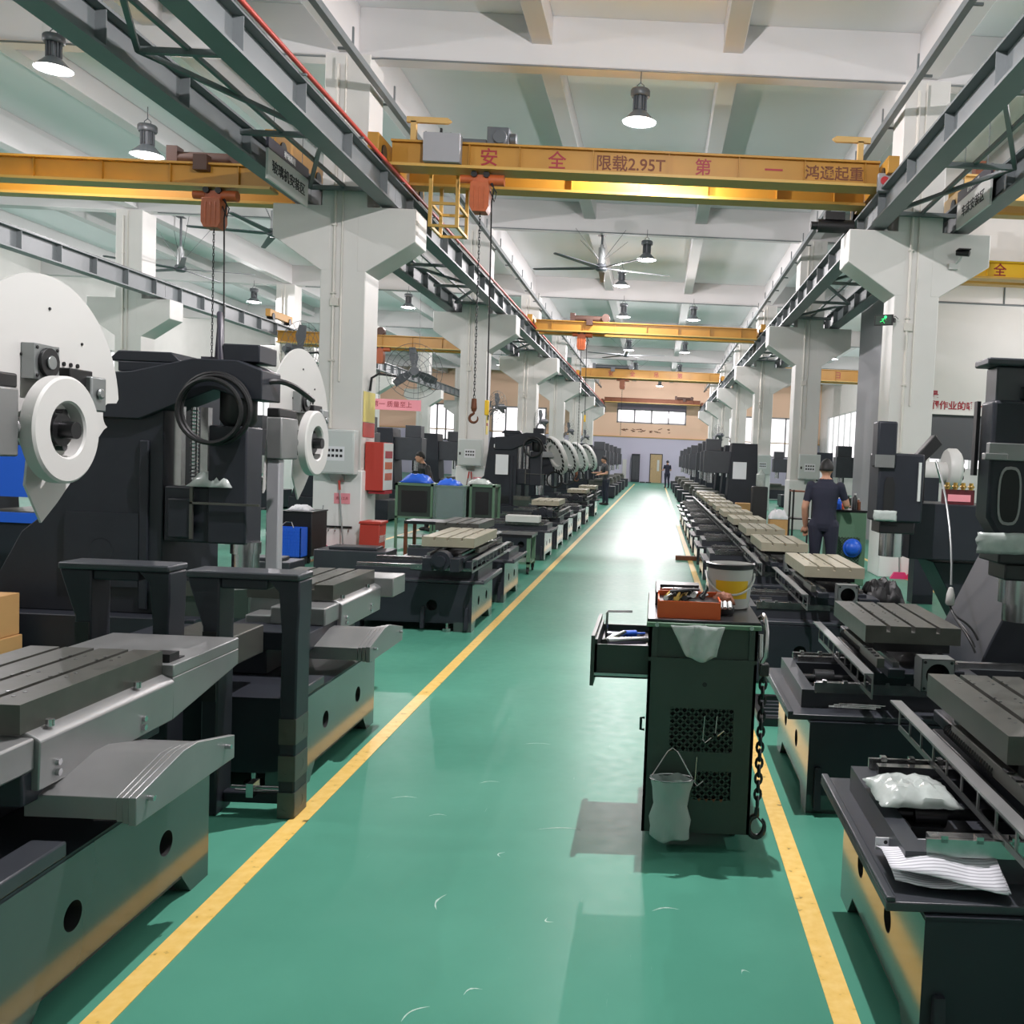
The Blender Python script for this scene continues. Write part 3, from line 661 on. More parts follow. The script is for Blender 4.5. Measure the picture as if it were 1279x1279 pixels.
# ================================================================== machine beds beside the aisle
def base_casting(t, hy=(.2,-.2), lip=True, hl=.52, X1=2.1):
    b = MB(); mats = [M['lit_putty'], M['hole'], M['paint']]
    for y0, y1, hy_ in ((-hl,0,hy[1]), (0,hl,hy[0])):
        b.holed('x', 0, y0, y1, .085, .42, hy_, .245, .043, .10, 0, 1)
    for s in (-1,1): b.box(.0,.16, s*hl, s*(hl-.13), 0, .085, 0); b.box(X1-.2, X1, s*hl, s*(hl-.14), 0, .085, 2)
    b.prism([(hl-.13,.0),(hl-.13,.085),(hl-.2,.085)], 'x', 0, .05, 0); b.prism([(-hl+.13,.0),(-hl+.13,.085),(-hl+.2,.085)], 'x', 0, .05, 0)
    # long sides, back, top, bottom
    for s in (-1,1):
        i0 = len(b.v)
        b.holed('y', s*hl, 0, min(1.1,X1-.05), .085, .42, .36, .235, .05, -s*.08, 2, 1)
        xm = min(1.1,X1-.05); b.add([(xm,s*hl,.085),(X1,s*hl,.085),(X1,s*hl,.42),(xm,s*hl,.42)], [(0,1,2,3) if s < 0 else (3,2,1,0)], 2)
        for x0 in (.03,.42): b.prism([(s*hl,.03),(s*(hl+.05),.03),(s*(hl+.02),.22),(s*hl,.22)], 'x', x0, x0+.03, 2)
    b.box(.002,X1,-hl+.002,hl-.002,.415,.43,2); b.box(.002,X1,-hl+.002,hl-.002,.075,.085,2); b.box(X1-.01,X1,-hl+.002,hl-.002,.085,.42,2)
    o = b.build('base', mats, t)
    for s in (-1,1):
        f = MB().cyl((.22,s*(hl-.02),0),(.22,s*(hl-.02),.03),.045).cyl((.22,s*(hl-.02),.03),(.22,s*(hl-.02),.075),.015); f.build('levelling_pad', M['steel'], t)
    if lip:
        l = MB().box(-.10,1.15,-.50,.50,.432,.458).box(-.10,-.075,-.50,.50,.458,.472); l.build('tray_lip', M['paint_soft'], t, .004)
    return o
def slot_table(t, x0, y0, y1, z=.845, wd=.47, nsl=3, mat_='iron'):
    b = MB(); b.box(x0,x0+wd,y0,y1,z-.085,z-.03)
    lw = (wd - nsl*.02)/(nsl+1)
    for k in range(nsl+1):
        a = x0 + k*(lw+.02); b.box(a, a+lw, y0, y1, z-.03, z)
    bb = b
    for j in (.18,.5,.82):
        for k in (1,2):
            xx = x0 + k*(lw+.016)-.03; yy = y0 + (y1-y0)*j
            for dx, dy in ((0,0),(.05,.0),(0,.05),(.05,.05)): bb.cyl((xx+dx-.012,yy+dy,z),(xx+dx-.012,yy+dy,z+.002),.006,n=8,m=1)
    return b.build('table', [M[mat_],M['steel']], t)
def motor_mount(t, x, y, z, s=.15, facing=-1):
    b = MB(); b.holed('y', y, x-s/2, x+s/2, z-s/2, z+s/2, x, z, s*.36, .09 if facing < 0 else -.09, 0, 1)
    y2 = y+.11 if facing < 0 else y-.11
    b.box(x-s/2,x+s/2,y,y2,z+s/2-.004,z+s/2).box(x-s/2,x+s/2,y,y2,z-s/2,z-s/2+.004).box(x-s/2,x-s/2+.004,y,y2,z-s/2,z+s/2).box(x+s/2-.004,x+s/2,y,y2,z-s/2,z+s/2)
    for dx in (-1,1):
        for dz in (-1,1): b.cyl((x+dx*s*.4,y,z+dz*s*.4),(x+dx*s*.4,y-.004*(-facing),z+dz*s*.4),.007,n=8,m=1)
    b.box(x-s*.35,x+s*.35,y+.11*(1 if facing < 0 else -1),y+.2*(1 if facing < 0 else -1),z-s*.4,z+s*.3,0)
    return b.build('motor_mount', [M['alu'], M['hole']], t)
def deck(t, x0=-.02, x1=1.9, hw=.33):
    b = MB(); b.box(x0+.06,x1,-hw-.03,-hw+.06,.458,.54).box(x0+.06,x1,hw-.06,hw+.03,.458,.54).box(x0+.0,x0+.06,-hw-.04,hw+.04,.458,.545).box(x0+.06,x1,-hw+.06,hw-.06,.458,.47)
    b.build('guideway_bed', M['paint_soft'], t)
    for s in (-1,1):
        r = MB(); [r.box(x0+.1+k*.1,x0+.12+k*.1,s*(hw+.022)-.014,s*(hw+.022)+.014,.57,.59) for k in range(5)]; r.box(x0+.08,x1,s*(hw-.02)-.02,s*(hw-.02)+.02,.54,.572).box(x0+.06,x0+.62,s*(hw+.03)-.006,s*(hw+.03)+.006,.53,.58); r.build('guide_rail', M['steel'], t)
    MB().cyl((x0+.05,0,.52),(x1,0,.52),.02).cyl((x0+.12,0,.52),(x0+.22,0,.52),.045).box(x0+.1,x0+.2,-.07,.07,.47,.5).build('ball_screw', M['oiled'], t)
def saddle(t, tx, y0, y1):
    b = MB(); b.box(tx+.02,tx+.46,y0+.12,y1-.12,.573,.64).box(tx+.06,tx+.14,y0,y1,.64,.685).box(tx+.34,tx+.42,y0,y1,.64,.685); b.build('saddle', M['paint'], t, .006)
    for xx in (tx+.085,tx+.365): MB().box(xx,xx+.03,y0+.02,y1-.02,.685,.712).build('cross_rail', M['steel'], t)
    b = MB().box(tx+.05,tx+.43,(y0+y1)/2-.3,(y0+y1)/2+.3,.712,.757); b.build('table_carrier', M['oiled'], t)
    # ladder-like chip guard on the aisle side of the saddle
    w = MB(); n = 9; xx = tx-.035
    w.box(xx-.045,xx+.0,y0-.12,y1+.12,.676,.684).box(xx-.006,xx,y0-.12,y1+.12,.655,.676).box(xx-.006,xx,y0-.12,y1+.12,.565,.585)
    for k in range(n+1):
        yy = y0-.12 + (y1-y0+.23)*k/n; w.box(xx-.006,xx,yy,yy+.012,.585,.655)
    w.build('chip_guard_rail', M['sheet'], t)
    h = MB().box(tx-.0,tx+.035,y0-.02,y1*.4,.69,.735)
    for k in range(4): h.box(tx-.002,tx+.02,y0+.02+k*.07,y0+.055+k*.07,.736,.742,1)
    h.build('bearing_block', [M['iron'],M['black']], t)
    c = MB()
    for k in range(22): c.torus((tx+.012,y0+.35+k*.022,.70),'y',.018,.004,8,4)
    c.build('cable_chain', M['black'], t)
def bed(label, X1=1.55, tx=.27, toff=.2, tlen=.78, guard=(-.62,.85), motor=True, tmat='iron', group='black machine beds along the aisle', table=True, hy=(.2,-.2)):
    t = thing('machine_bed', label, 'machine bed', (0,0,0), 0, group)
    base_casting(t, hy, True, .52, X1); deck(t, -.02, X1-.1)
    if table:
        saddle(t, tx, guard[0]+.12, guard[1]-.12); slot_table(t, tx, toff-tlen/2, toff+tlen/2, mat_=tmat)
        if motor:
            motor_mount(t, tx+.25, guard[0]-.02, .69)
            MB().box(tx+.33,tx+.5,guard[0]+.05,guard[0]+.3,.60,.66).build('end_bracket', M['paint'], t, .006)
    return t
XRB, XLB = .76, -1.60
R1 = bed('nearest black machine bed at the right edge with papers on it', 1.9, .30, .17, .82, (-.60,.80), hy=(.23,-.15)); R1.location = (XRB, 2.95, 0)
R2 = dup(R1, (XRB, 4.83, 0), 0, 'second black machine bed on the right, beside the tool trolley chain')
R3 = bed('third black machine bed on the right behind the tool trolley', 1.3, .42, .38, 1.10, (-.62,1.2), tmat='iron_pale'); R3.location = (XRB, 7.45, 0)
R4 = dup(R3, (XRB-.1, 9.55, 0), 0, 'fourth black machine bed on the right, behind the white bucket')
RN = ['fifth','sixth','seventh','eighth','ninth','tenth','eleventh','twelfth','thirteenth','fourteenth']
for k, y in enumerate((11.55, 13.5, 15.45, 17.4, 19.35, 21.3, 23.25, 25.2)):
    dup(R3, (XRB-.06, y, 0), 0, '%s black machine bed along the right yellow line, counting from the camera' % RN[k])
# left side: rotate half a turn so the aisle face looks at +x
M3 = bed('black machine bed left of the aisle with a pale slotted table', 1.2, .0, -.10, 1.2, (-1.15,.75), motor=False, tmat='iron_pale'); M3.location = (XLB, 8.95, 0); M3.rotation_euler = (0,0,PI)
MB().cyl((.24,.62,.66),(.24,.76,.66),.085).cyl((.24,.76,.66),(.24,.80,.66),.05).box(.08,.16,.55,.75,.57,.68).box(.32,.40,.55,.75,.57,.68).build('end_bearing', M['paint'], M3)
M4 = bed('fourth black machine bed left of the aisle, with a dark slotted table', 1.2, .30, .0, 1.0, (-.62,.62), motor=False); M4.location = (XLB, 10.75, 0); M4.rotation_euler = (0,0,PI)
M5 = dup(M4, (XLB-.08, 15.1, 0), PI, 'fifth black machine bed along the left yellow line, with a white tray on it')
for ch in list(M5.children):
    if ch.name.split('.')[0] in ('table','slot_bolt_rivet','end_bearing','saddle','chip_guard_rail','bearing_block','cable_chain','cross_rail','table_carrier'): bpy.data.objects.remove(ch)
LN = ['sixth','seventh','eighth','ninth','tenth','eleventh']
for k, y in enumerate((17.0, 19.0, 21.2, 23.6, 27.0)):
    dup(M3 if k in (0,3,4) else M5, (XLB-.08, y, 0), PI, '%s black machine bed along the left yellow line, counting from the camera' % LN[k])

o = MB().box(-2.3,-1.78,14.62,14.9,.58,.68).build('white_tray', M['white'], None, .005); tag(o, 'white tray lying on the fifth left machine bed', 'tray')
# ---- the two covered beds in the left foreground
def covered_bed(label, loc):
    t = thing('machine_bed', label, 'machine bed', loc, PI, 'black machine beds along the aisle')
    base_casting(t, (.24,-.27), False, .575, 1.25)
    l = MB().box(.0,.10,.27,.575,.43,.475); l.build('raised_lip', M['paint_soft'], t, .006)
    b = MB().box(.35,1.2,-.36,.24,.43,.56).box(.12,.60,-.45,.28,.565,.66); b.build('saddle', M['paint'], t, .006)
    # apron of folded sheet along the aisle side of the table
    a = MB(); a.prism([(.105,.75),(.135,.765),(.60,.765),(.60,.64),(.11,.60),(.10,.60),(.095,.74)], 'y', -.50, .24); a.build('apron', M['sheet'], t, .004)
    a = MB(); a.prism([(.10,.62),(.16,.62),(.30,.55),(.24,.55)], 'y', -.42, .22); a.build('apron_skirt', M['sheet'], t)
    e = MB(); e.box(.10,.62,-1.03,-.50,.755,.80); e.prism([(-.50,.60),(-.50,.755),(-1.03,.755),(-1.03,.69)], 'x', .10, .13); e.box(.3,.62,-1.0,-.5,.70,.755); e.build('apron_extension', M['sheet'], t, .004)
    MB().box(.13,.2,-.60,-.53,.80,.83).box(.13,.24,-.64,-.60,.80,.805).build('stop_block', M['black'], t)
    e = MB().box(.11,.40,.24,.46,.66,.755).box(.38,.55,.24,.42,.60,.70); e.build('end_cover', M['sheet'], t, .008)
    slot_table(t, .14, -.50, .26, .85)
    # telescopic way cover with a roof profile
    for k in range(4):
        g = .013*k; x0 = -.18 + .024*k if k < 3 else -.108; x1 = x0 + .022 if k < 3 else .16
        c = MB(); yc = -.06; hw = .31-g
        c.prism([(yc-hw,.515),(yc-hw,.595-g*.4),(yc-hw*.14,.650-g*.4),(yc+hw*.14,.650-g*.4),(yc+hw,.595-g*.4),(yc+hw,.515)], 'x', x0 + (.004 if k else 0), x1, 0)
        c.build('way_cover_plate', M['sheet'], t, .002)
    for yy in (-.30,.19): MB().cyl((-.20,yy,.575),(-.178,yy,.575),.008,n=10).build('cover_bolt', M['chrome'], t)
    for yy in (.16,-.3):
        MB().cyl((.088,yy,.66),(.10,yy,.66),.01,n=10).cyl((.088,yy,.63),(.10,yy,.63),.01,n=10).cyl((.12,yy,.765),(.12,yy,.785),.012,n=10).build('apron_bolt', M['chrome'], t)
    return t
M1 = covered_bed('nearest covered machine bed at bottom left with folded steel way cover', (XLB, 2.87, 0))
M2 = covered_bed('second covered machine bed on the left, behind the black bridge frame', (XLB, 4.92, 0))
MB().box(.30,.62,.28,.62,.58,.72).build('front_block', M['iron'], M2, .006)
for o in M2.children:
    n = o.name.split('.')[0]
    if n not in ('base','raised_lip','levelling_pad','front_block'): o.location.y -= .5 if n in ('table','slot_bolt_rivet','apron','apron_bolt','end_cover','apron_skirt') else (.5 if n in ('apron_extension','stop_block') else .12)
for o in list(M2.children):
    if o.name.split('.')[0] in ('apron_extension','stop_block'): bpy.data.objects.remove(o)
MB().box(.02,.30,-1.28,-1.0,.68,.80).build('end_tray', M['sheet'], M2, .006)
# ---- black bridge frames standing beside them
def bridge_frame(label, loc, pads):
    t = thing('bridge_casting', label, 'casting', loc, 0, 'black cast bridge frames')
    f = MB(); f.box(-.24,.24,-.07,.10,1.03,1.06,1)
    f.prism([(-.24,1.03),(-.24,.99),(-.13,.80),(-.13,.0),(-.20,.0),(-.20,.82),(-.235,.95)] if False else [(-.24,1.03),(-.10,1.03),(-.10,.80),(-.10,.0),(-.17,.0),(-.17,.82)], 'y', -.06, .09)
    f.prism([(.24,1.03),(.10,1.03),(.15,.98),(.165,.80),(.165,.0),(.235,.0),(.235,.80),(.24,.9)], 'y', -.06, .09)
    f.prism([(-.10,1.03),(.10,1.03),(.10,.985),(-.10,.985)], 'y', -.05, .09)
    f.box(-.10,.165,.0,.05,.04,.09)
    f.build('casting', [M['paint'], M['paint_soft']], t, .008)
    if pads:
        for z in (.06,.22,.38):
            p = MB(); p.holed('y', -.065, .165, .237, z-.055, z+.055, .2, z-.01, .014, .02, 0, 1, 12); p.box(.165,.237,-.064,-.06,z-.055,z+.055)
            p.holed('x', .238, -.06, .08, z-.055, z+.055, .01, z, .024, -.03, 0, 1, 14); p.box(.234,.2375,-.06,.08,z-.055,z+.055)
            p.build('machined_pad', [M['iron'],M['hole']], t)
        MB().cyl((-.05,-.02,.12),(.165,-.02,.12),.008).cyl((-.05,.02,.09),(.165,.02,.09),.008).box(.02,.05,-.04,.03,.08,.14).build('tie_rod', M['steel'], t)
    MB().box(-.165,-.105,-.068,-.06,.5,.8).build('cover_strip', M['black'], t)
    return t
bridge_frame('black cast bridge frame with three drilled pads standing by the yellow line', (-1.73, 4.06, 0), True)
bridge_frame('black cast bridge frame behind the nearest slotted table', (-2.33, 4.16, 0), False)
# ================================================================== tall machines
def hose(name, pts, r, m, parent=None): return MB().tube(pts, r, 8).build(name, M[m], parent)
def bez(p0, p1, p2, p3, n=14):
    o = []
    for i in range(n+1):
        t = i/n; o.append(tuple((1-t)**3*a+3*(1-t)**2*t*b+3*(1-t)*t*t*c+t**3*d for a,b,c,d in zip(p0,p1,p2,p3)))
    return o
def c_frame(label, loc, group='tall black milling machine frames', paper=False, cover=True):
    # local: column at -x, head towards +x (aisle), near face at y=0
    t = thing('milling_machine', label, 'machine', loc, 0, group)
    b = MB().box(-.35,1.25,-.12,.88,.06,.42)
    for x in (-.25,1.0):
        for y in (-.05,.74): b.box(x,x+.2,y,y+.12,0,.06)
    b.build('base', M['paint'], t, .01)
    c = MB(); c.prism([(-.28,.42),(.95,.42),(.95,2.02),(.30,2.02),(.18,1.1),(.0,.95)], 'y', .02, .85)
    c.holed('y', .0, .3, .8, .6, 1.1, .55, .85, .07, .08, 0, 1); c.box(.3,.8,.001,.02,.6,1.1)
    c.box(.80,.86,.0,.02,.45,1.6)
    c.build('column', [M['paint'],M['hole']], t, .008)
    r = MB(); r.prism([(.42,1.74),(.80,1.74),(1.30,1.96),(1.50,1.9),(1.62,1.9),(1.62,2.10),(1.45,2.16),(1.15,2.16),(.75,2.06),(.42,2.03)], 'y', -.02, .30)
    r.box(.62,.98,.05,.4,2.06,2.13).prism([(.55,2.13),(1.05,2.13),(.98,2.2),(.62,2.2)], 'y', .05, .4); r.box(1.3,1.55,.1,.4,2.16,2.28)
    r.build('ram', M['paint'], t, .008)
    for x in (.98,1.16): MB().box(x,x+.05,.1,.16,1.28,1.84).build('vertical_rail', M['steel'], t)
    q = MB().cyl((1.1,.14,1.28),(1.1,.14,1.84),.022)
    for k in range(22): q.torus((1.1,.14,1.29+k*.025),'z',.024,.006,10,5)
    q.build('ball_screw', M['chrome'], t)
    h = MB(); h.box(.96,1.45,.02,.26,.92,1.30).box(1.26,1.52,.0,.26,.92,1.72).box(1.0,1.16,-.02,.04,.95,1.22)
    ho = h.build('head', M['paint'], t, .012)
    MB().box(1.155,1.175,-.03,-.01,.95,1.30).box(1.155,1.62,-.03,-.015,1.185,1.20).build('edge_strip', M['iron'], ho)
    MB().cyl((1.47,.13,.70),(1.47,.13,.85),.09,n=24).cyl((1.47,.13,.85),(1.47,.13,.93),.10,n=24).build('spindle', M['chrome'], ho)
    MB().lathe([(.09,1.72),(.12,1.76),(.12,2.0),(.09,2.05),(0,2.05)], (1.40,.14,0)).build('spindle_motor', M['black'], t)
    if cover:
        lp = MB()
        for k, (R, dx) in enumerate(((.235,0),(.225,.015),(.21,-.01))):
            lp.torus((1.33+dx,-.06-.03*k,1.83-.01*k),'y',R,.016,36,8)
        lp.build('coiled_hose', M['black'], t)
        hose('cable', bez((1.55,.1,2.0),(1.7,.1,2.1),(1.75,.3,2.0),(1.7,.7,1.95)), .02, 'black', t)
    tr = MB().prism([(.9,.55),(1.55,.62),(1.55,.42),(.9,.42)],'y',.0,.5); tr.build('chip_tray', M['dkgreen'], t); MB().box(.9,1.3,-.01,.0,.56,.66).build('tray_plate', M['iron'], t)
    if paper:
        MB().box(.45,.75,-.012,-.002,1.15,1.62).build('data_sheet', M['paper'], t); MB().box(.4,.7,-.012,-.002,1.78,1.86).build('name_strip', M['paper'], t)
        v = MB()
        for k in range(9): v.box(.25,.78,-.01,0,.48+k*.02,.49+k*.02)
        v.build('vent_grille', M['black'], t)
    return t
A = c_frame('tall black machine frame hung on the left bay hoist, coiled hose at its front', (-4.28, 6.4, 0))
c_frame('tall black machine frame with paper sheets by second left column', (-4.25, 22.4, 0), paper=True, cover=True)
# lifting sling on the left machine and bits on it
sl = thing('lifting_sling', 'short purple lifting sling on top of the hoisted machine', 'sling', (-3.05,6.6,2.16))
MB().tube([(-.06,.1,.0),(-.02,.05,.25),(.0,.0,.33),(.03,-.05,.24),(.06,-.1,.0)], .02, 8).box(-.1,.1,-.05,.05,0,.03).build('sling_band', M['signdark'], sl)
pf = thing('plastic_wrap', 'crumpled clear plastic wrap inside the left machine frame', 'plastic wrap', (-3.0,6.5,1.303))
def crumple(name, w_, d_, h_, m, parent, seed=1, nx=14, ny=10, loc=None):
    rnd = random.Random(seed); b = MB(); vs = []; fs = []
    for j in range(ny+1):
        for i in range(nx+1):
            u, v = i/nx-.5, j/ny-.5; e = max(0, 1-(2*u)**4)*max(0, 1-(2*v)**4)
            vs.append((u*w_+rnd.uniform(-.02,.02)*w_, v*d_+rnd.uniform(-.02,.02)*d_, h_*e*(.55+.45*rnd.random())))
    for j in range(ny):
        for i in range(nx):
            k = j*(nx+1)+i; fs.append((k,k+1,k+nx+2,k+nx+1))
    b.add(vs, fs, 0, True); o = b.build(name, M[m], parent, 0, loc)
    s_ = o.modifiers.new('thick','SOLIDIFY'); s_.thickness = .003; s_.offset = 1
    return o
crumple('film', .3, .25, .12, 'bag', pf, 3)

# ---- white disc tool changers
def atc(label, loc, rot=0):
    # disc lies in the local yz plane, face looks to +x
    t = thing('tool_changer', label, 'tool changer', loc, rot, 'white disc tool changers'); R = .67
    arc = lambda r, a0, a1, n, c=(0,0): [(c[0]+r*math.cos(math.radians(a0+(a1-a0)*i/n)), c[1]+r*math.sin(math.radians(a0+(a1-a0)*i/n))) for i in range(n+1)]
    poly = [(-.03,-.62),(.10,-.52),(.23,-.40),(.36,-.27),(.46,-.17),(.52,-.115)]
    poly += arc(.075, -115, -245, 7, (.585,-.03)) + [(.60,.042),(.645,.045)]
    poly += arc(R, 6, 178, 34) + [(-.69,-.1),(-.715,-.25),(-.735,-.42),(-.745,-.54),(-.70,-.50),(-.665,-.32),(-.62,-.12),(-.5,.02),(-.34,-.02),(-.22,-.16),(-.14,-.28),(-.16,-.42)]
    d = MB()
    # split the plate into two convex-ish pieces through its ngon faces
    d.prism(poly, 'x', 0, .012); o = d.build('disc_plate', M['white'], t)
    rg = MB(); rc = (-.11,-.13)
    rg.lathe([(.275,.13),(.275,.19),(.262,.20),(.15,.20),(.14,.19),(.14,.13),(.15,.125),(.265,.125),(.275,.13)], (0,rc[0],rc[1]), 'x', 64, smooth=False)
    rgo = rg.build('drive_ring', M['white'], t)
    hb = MB(); hb.cyl((.02,rc[0],rc[1]),(.17,rc[0],rc[1]),.085,n=20).cyl((.17,rc[0],rc[1]),(.24,rc[0],rc[1]),.045,n=16)
    for k in range(6):
        a = 2*PI*k/6; hb.cyl((.05,rc[0]+.1*math.cos(a),rc[1]+.1*math.sin(a)),(.15,rc[0]+.1*math.cos(a),rc[1]+.1*math.sin(a)),.022,n=10)
    hb.build('hub', M['oiled'], rgo)
    m = MB(); m.box(.012,.08,-.20,.0,.12,.30).cyl((.08,-.10,.21),(.10,-.10,.21),.075,n=20,m=1).cyl((.10,-.10,.21),(.11,-.10,.21),.035,m=0)
    for k in (-.18,-.02):
        for z in (.14,.28): m.cyl((.08,k,z),(.086,k,z),.01,n=8,m=1)
    m.build('gear_motor', [M['alu'],M['black']], t, .006)
    b = MB().box(.012,.10,.06,.26,.07,.2).build('valve_block', M['black'], t, .006)
    b = MB().box(.012,.13,.2,.34,-.02,.17).cyl((.13,.27,.08),(.15,.27,.08),.03).box(.02,.08,.22,.3,-.1,-.02); b.build('bracket', M['alu'], t, .01)
    bl = MB()
    for k in range(4): bl.cyl((.012,.08+k*.06,.225),(.02,.08+k*.06,.225),.012,n=8)
    for p in ((.02,.5),(-.2,.24),(.3,.35)): bl.cyl((.012,p[0],p[1]),(.018,p[0],p[1]),.008,n=8)
    bl.build('bolt', M['black'], t)
    g = MB().box(.02,.14,-.74,-.40,-.27,.06).box(.02,.12,-.74,-.38,.06,.13,1).cyl((.09,-.40,-.13),(.09,-.2,-.13),.05,m=0); g.build('gearbox', [M['sheet'],M['black']], t, .01)
    p = MB().box(.02,.12,-.72,-.62,-1.74,-.27); p.box(-.2,.3,-.85,-.4,-1.765,-1.72); p.build('stand_post', M['wallgray'], t, .01)
    hose('wire', bez((.02,.12,-.33),(.06,.25,-.36),(.06,.3,-.25),(.02,.26,-.2)), .006, 'black', t)
    return t
D1 = atc('large white disc tool changer at the left edge', (-3.22, 5.0, 1.765))
D2 = dup(D1, (-3.08, 8.18, 1.765), 0, 'second white disc tool changer in front of the nearest left column')
# ---- right-hand spindle machines
def spindle_head(t, z0=.0):
    h = MB(); h.prism([(0,1.08),(.08,.96),(.70,.96),(.70,1.70),(0,1.70)], 'y', 0, .2); h.box(.14,.70,.02,.2,1.70,1.78).box(.35,.70,.2,.5,1.06,1.72)
    h.build('head', M['paint'], t, .02)
    ov = MB(); pts = []
    for i in range(24):
        a = 2*PI*i/24; pts.append((.11+.062*(abs(math.cos(a))**.6)*(1 if math.cos(a) > 0 else -1), 1.20+.155*(abs(math.sin(a))**.7)*(1 if math.sin(a) > 0 else -1)))
    ov.prism(pts, 'y', -.006, .01, 0); i2 = [(.11+(x-.11)*.82, 1.20+(z-1.20)*.9) for x, z in pts]; ov.prism(i2, 'y', -.008, .0, 1)
    ov.build('oval_opening', [M['sheet'],M['hole']], t)  # near-black plate laid on the head as the shade of the opening
    MB().box(-.02,.22,-.03,.02,1.385,1.475).box(-.04,.08,-.035,.02,1.385,1.42).build('cover_plate', M['sheet'], t, .004)
    MB().box(-.035,-.015,.15,.2,1.3,1.70).build('scale_strip', M['oiled'], t)
    MB().box(.07,.66,-.01,.3,.84,.97).box(.12,.6,.02,.28,.75,.84).build('collar', M['oiled'], t, .01)
    MB().cyl((.27,.15,.52),(.27,.15,.62),.10,n=28).cyl((.27,.15,.62),(.27,.15,.76),.125,n=28).build('spindle', M['chrome'], t)
RA = thing('spindle_machine', 'tall black spindle machine at the right edge with oval opening', 'machine', (1.75,4.95,.30), 0, 'black spindle machines')
spindle_head(RA)
b = MB(); b.prism([(-.04,1.88),(.56,1.88),(.56,1.92),(-.04,1.92)], 'y', .0, .22); b.prism([(.02,1.66),(.5,1.66),(.5,1.88),(.02,1.88)], 'y', .03, .20); b.build('motor_housing', M['paint_soft'], RA, .01)
for o in RA.children:
    if o.name.split('.')[0] == 'motor_housing': o.location = (0,0,.0)
MB().cyl((.2,-.03,1.68),(.2,-.03,1.80),.04).build('valve', M['chrome'], RA)
c = MB(); c.prism([(.05,-.30),(1.3,-.30),(1.3,1.45),(.72,1.45),(.55,.9),(.28,.3)], 'y', .62, 1.5); c.build('column', M['paint'], RA, .01)
MB().box(.5,.9,.4,.65,.9,1.4).build('slide', M['paint'], RA)
wrap = MB(); 
cr = crumple('masking_film', .5, .11, .012, 'bag', RA, 9, 12, 6); cr.location = (.2,-.014,.95); cr.rotation_euler = (PI/2,0,0)
RB = thing('spindle_machine', 'black spindle machine left of the grey shutter with chrome spindle', 'machine', (2.12,9.0,.28), 0, 'black spindle machines')
h = MB(); h.box(.0,.44,.0,.4,.84,1.50).box(-.03,.16,-.02,.2,1.36,1.80); h.build('head', M['paint'], RB, .02)
ov = MB().prism([(.06,.92),(.15,.92),(.16,1.0),(.16,1.2),(.14,1.27),(.08,1.27),(.06,1.2)],'y',-.012,.004,0); ov.build('oval_opening', M['hole'], RB)  # dark plate painted as the shaded opening
MB().box(-.04,.14,-.03,.0,1.36,1.48).build('cover_plate', M['sheet'], RB); MB().box(.38,.405,-.02,.0,1.05,1.42).build('edge_strip', M['offwhite'], RB)
MB().box(.04,.38,.02,.36,.73,.85).build('collar', M['oiled'], RB, .01); MB().cyl((.20,.18,.50),(.20,.18,.73),.115,n=28).build('spindle', M['chrome'], RB)
crf = crumple('masking_film', .22, .10, .012, 'bag', RB, 5, 10, 6); crf.location = (.08,-.015,.90); crf.rotation_euler = (PI/2,0,0)
bm = MB().box(.44,1.4,.40,1.3,.46,1.02).prism([(.75,.42),(1.15,-.28),(1.4,-.28),(1.4,.42)],'y',.6,1.25); bm.build('side_column', M['paint'], RB, .01)
MB().box(.80,1.1,.5,.62,1.021,1.17).build('manifold', M['maroon'], RB)
mv = MB()
for k in range(4): mv.cyl((.83+k*.08,.53,1.17),(.83+k*.08,.53,1.24),.022,n=10).cyl((.83+k*.08,.46,1.20),(.83+k*.08,.6,1.20),.014,n=8)
mv.build('brass_valve', M['brass'], RB); MB().box(.83,1.06,.494,.5,1.05,1.12).build('manifold_plate', M['pinkpaper'], RB)
ar = MB().prism([(.50,1.02),(.62,1.02),(.62,1.45),(.78,1.62),(.7,1.72),(.52,1.5)],'y',.6,.75); ar.build('swing_arm', M['black'], RB, .01)
# ---- carousels with white pocket discs (machines further along the left row)
def carousel(label, loc):
    t = thing('carousel_machine', label, 'machine', loc, 0, 'black machines with white tool carousels')
    d = MB(); d.lathe([(.0,0),(.50,0),(.52,.02),(.52,.09),(.50,.11),(.30,.11),(.28,.06),(0,.06)], (0,0,0), 'y', 32)
    i0 = 0; d.xf(Matrix.Rotation(PI,4,'Z')); d.xf(Matrix.Translation((0,0,1.68)) @ Matrix.Rotation(-1.0,4,'Z') @ Matrix.Rotation(.38,4,'X')); pdo = d.build('pocket_disc', M['white'], t)
    p = MB()
    for k in range(20):
        a = 2*PI*k/20; i0 = len(p.v); p.cyl((.43*math.cos(a),-.115,.43*math.sin(a)),(.43*math.cos(a),.0,.43*math.sin(a)),.052,n=8)
    p.xf(Matrix.Translation((0,0,1.68)) @ Matrix.Rotation(-1.0,4,'Z') @ Matrix.Rotation(.38,4,'X')); p.build('tool_pocket', M['black'], pdo)
    c = MB().box(-1.6,-.85,.1,.9,.42,2.05).box(-.9,-.1,.25,.75,1.15,2.0).box(-1.7,-.7,.0,1.0,.0,.42); c.build('column', M['paint'], t, .01)
    MB().cyl((-.3,.5,.85),(-.3,.5,1.15),.1).build('spindle', M['chrome'], t)
    MB().torus((-.05,-.1,1.02),'y',.2,.022,24,6).build('coiled_hose', M['black'], t)
    MB().box(-.75,-.02,.1,.3,1.6,1.75).build('carousel_arm', M['alu'], t)
    return t
c0 = carousel('nearest black machine with white tool carousel on the left', (-2.6,24.9,0))
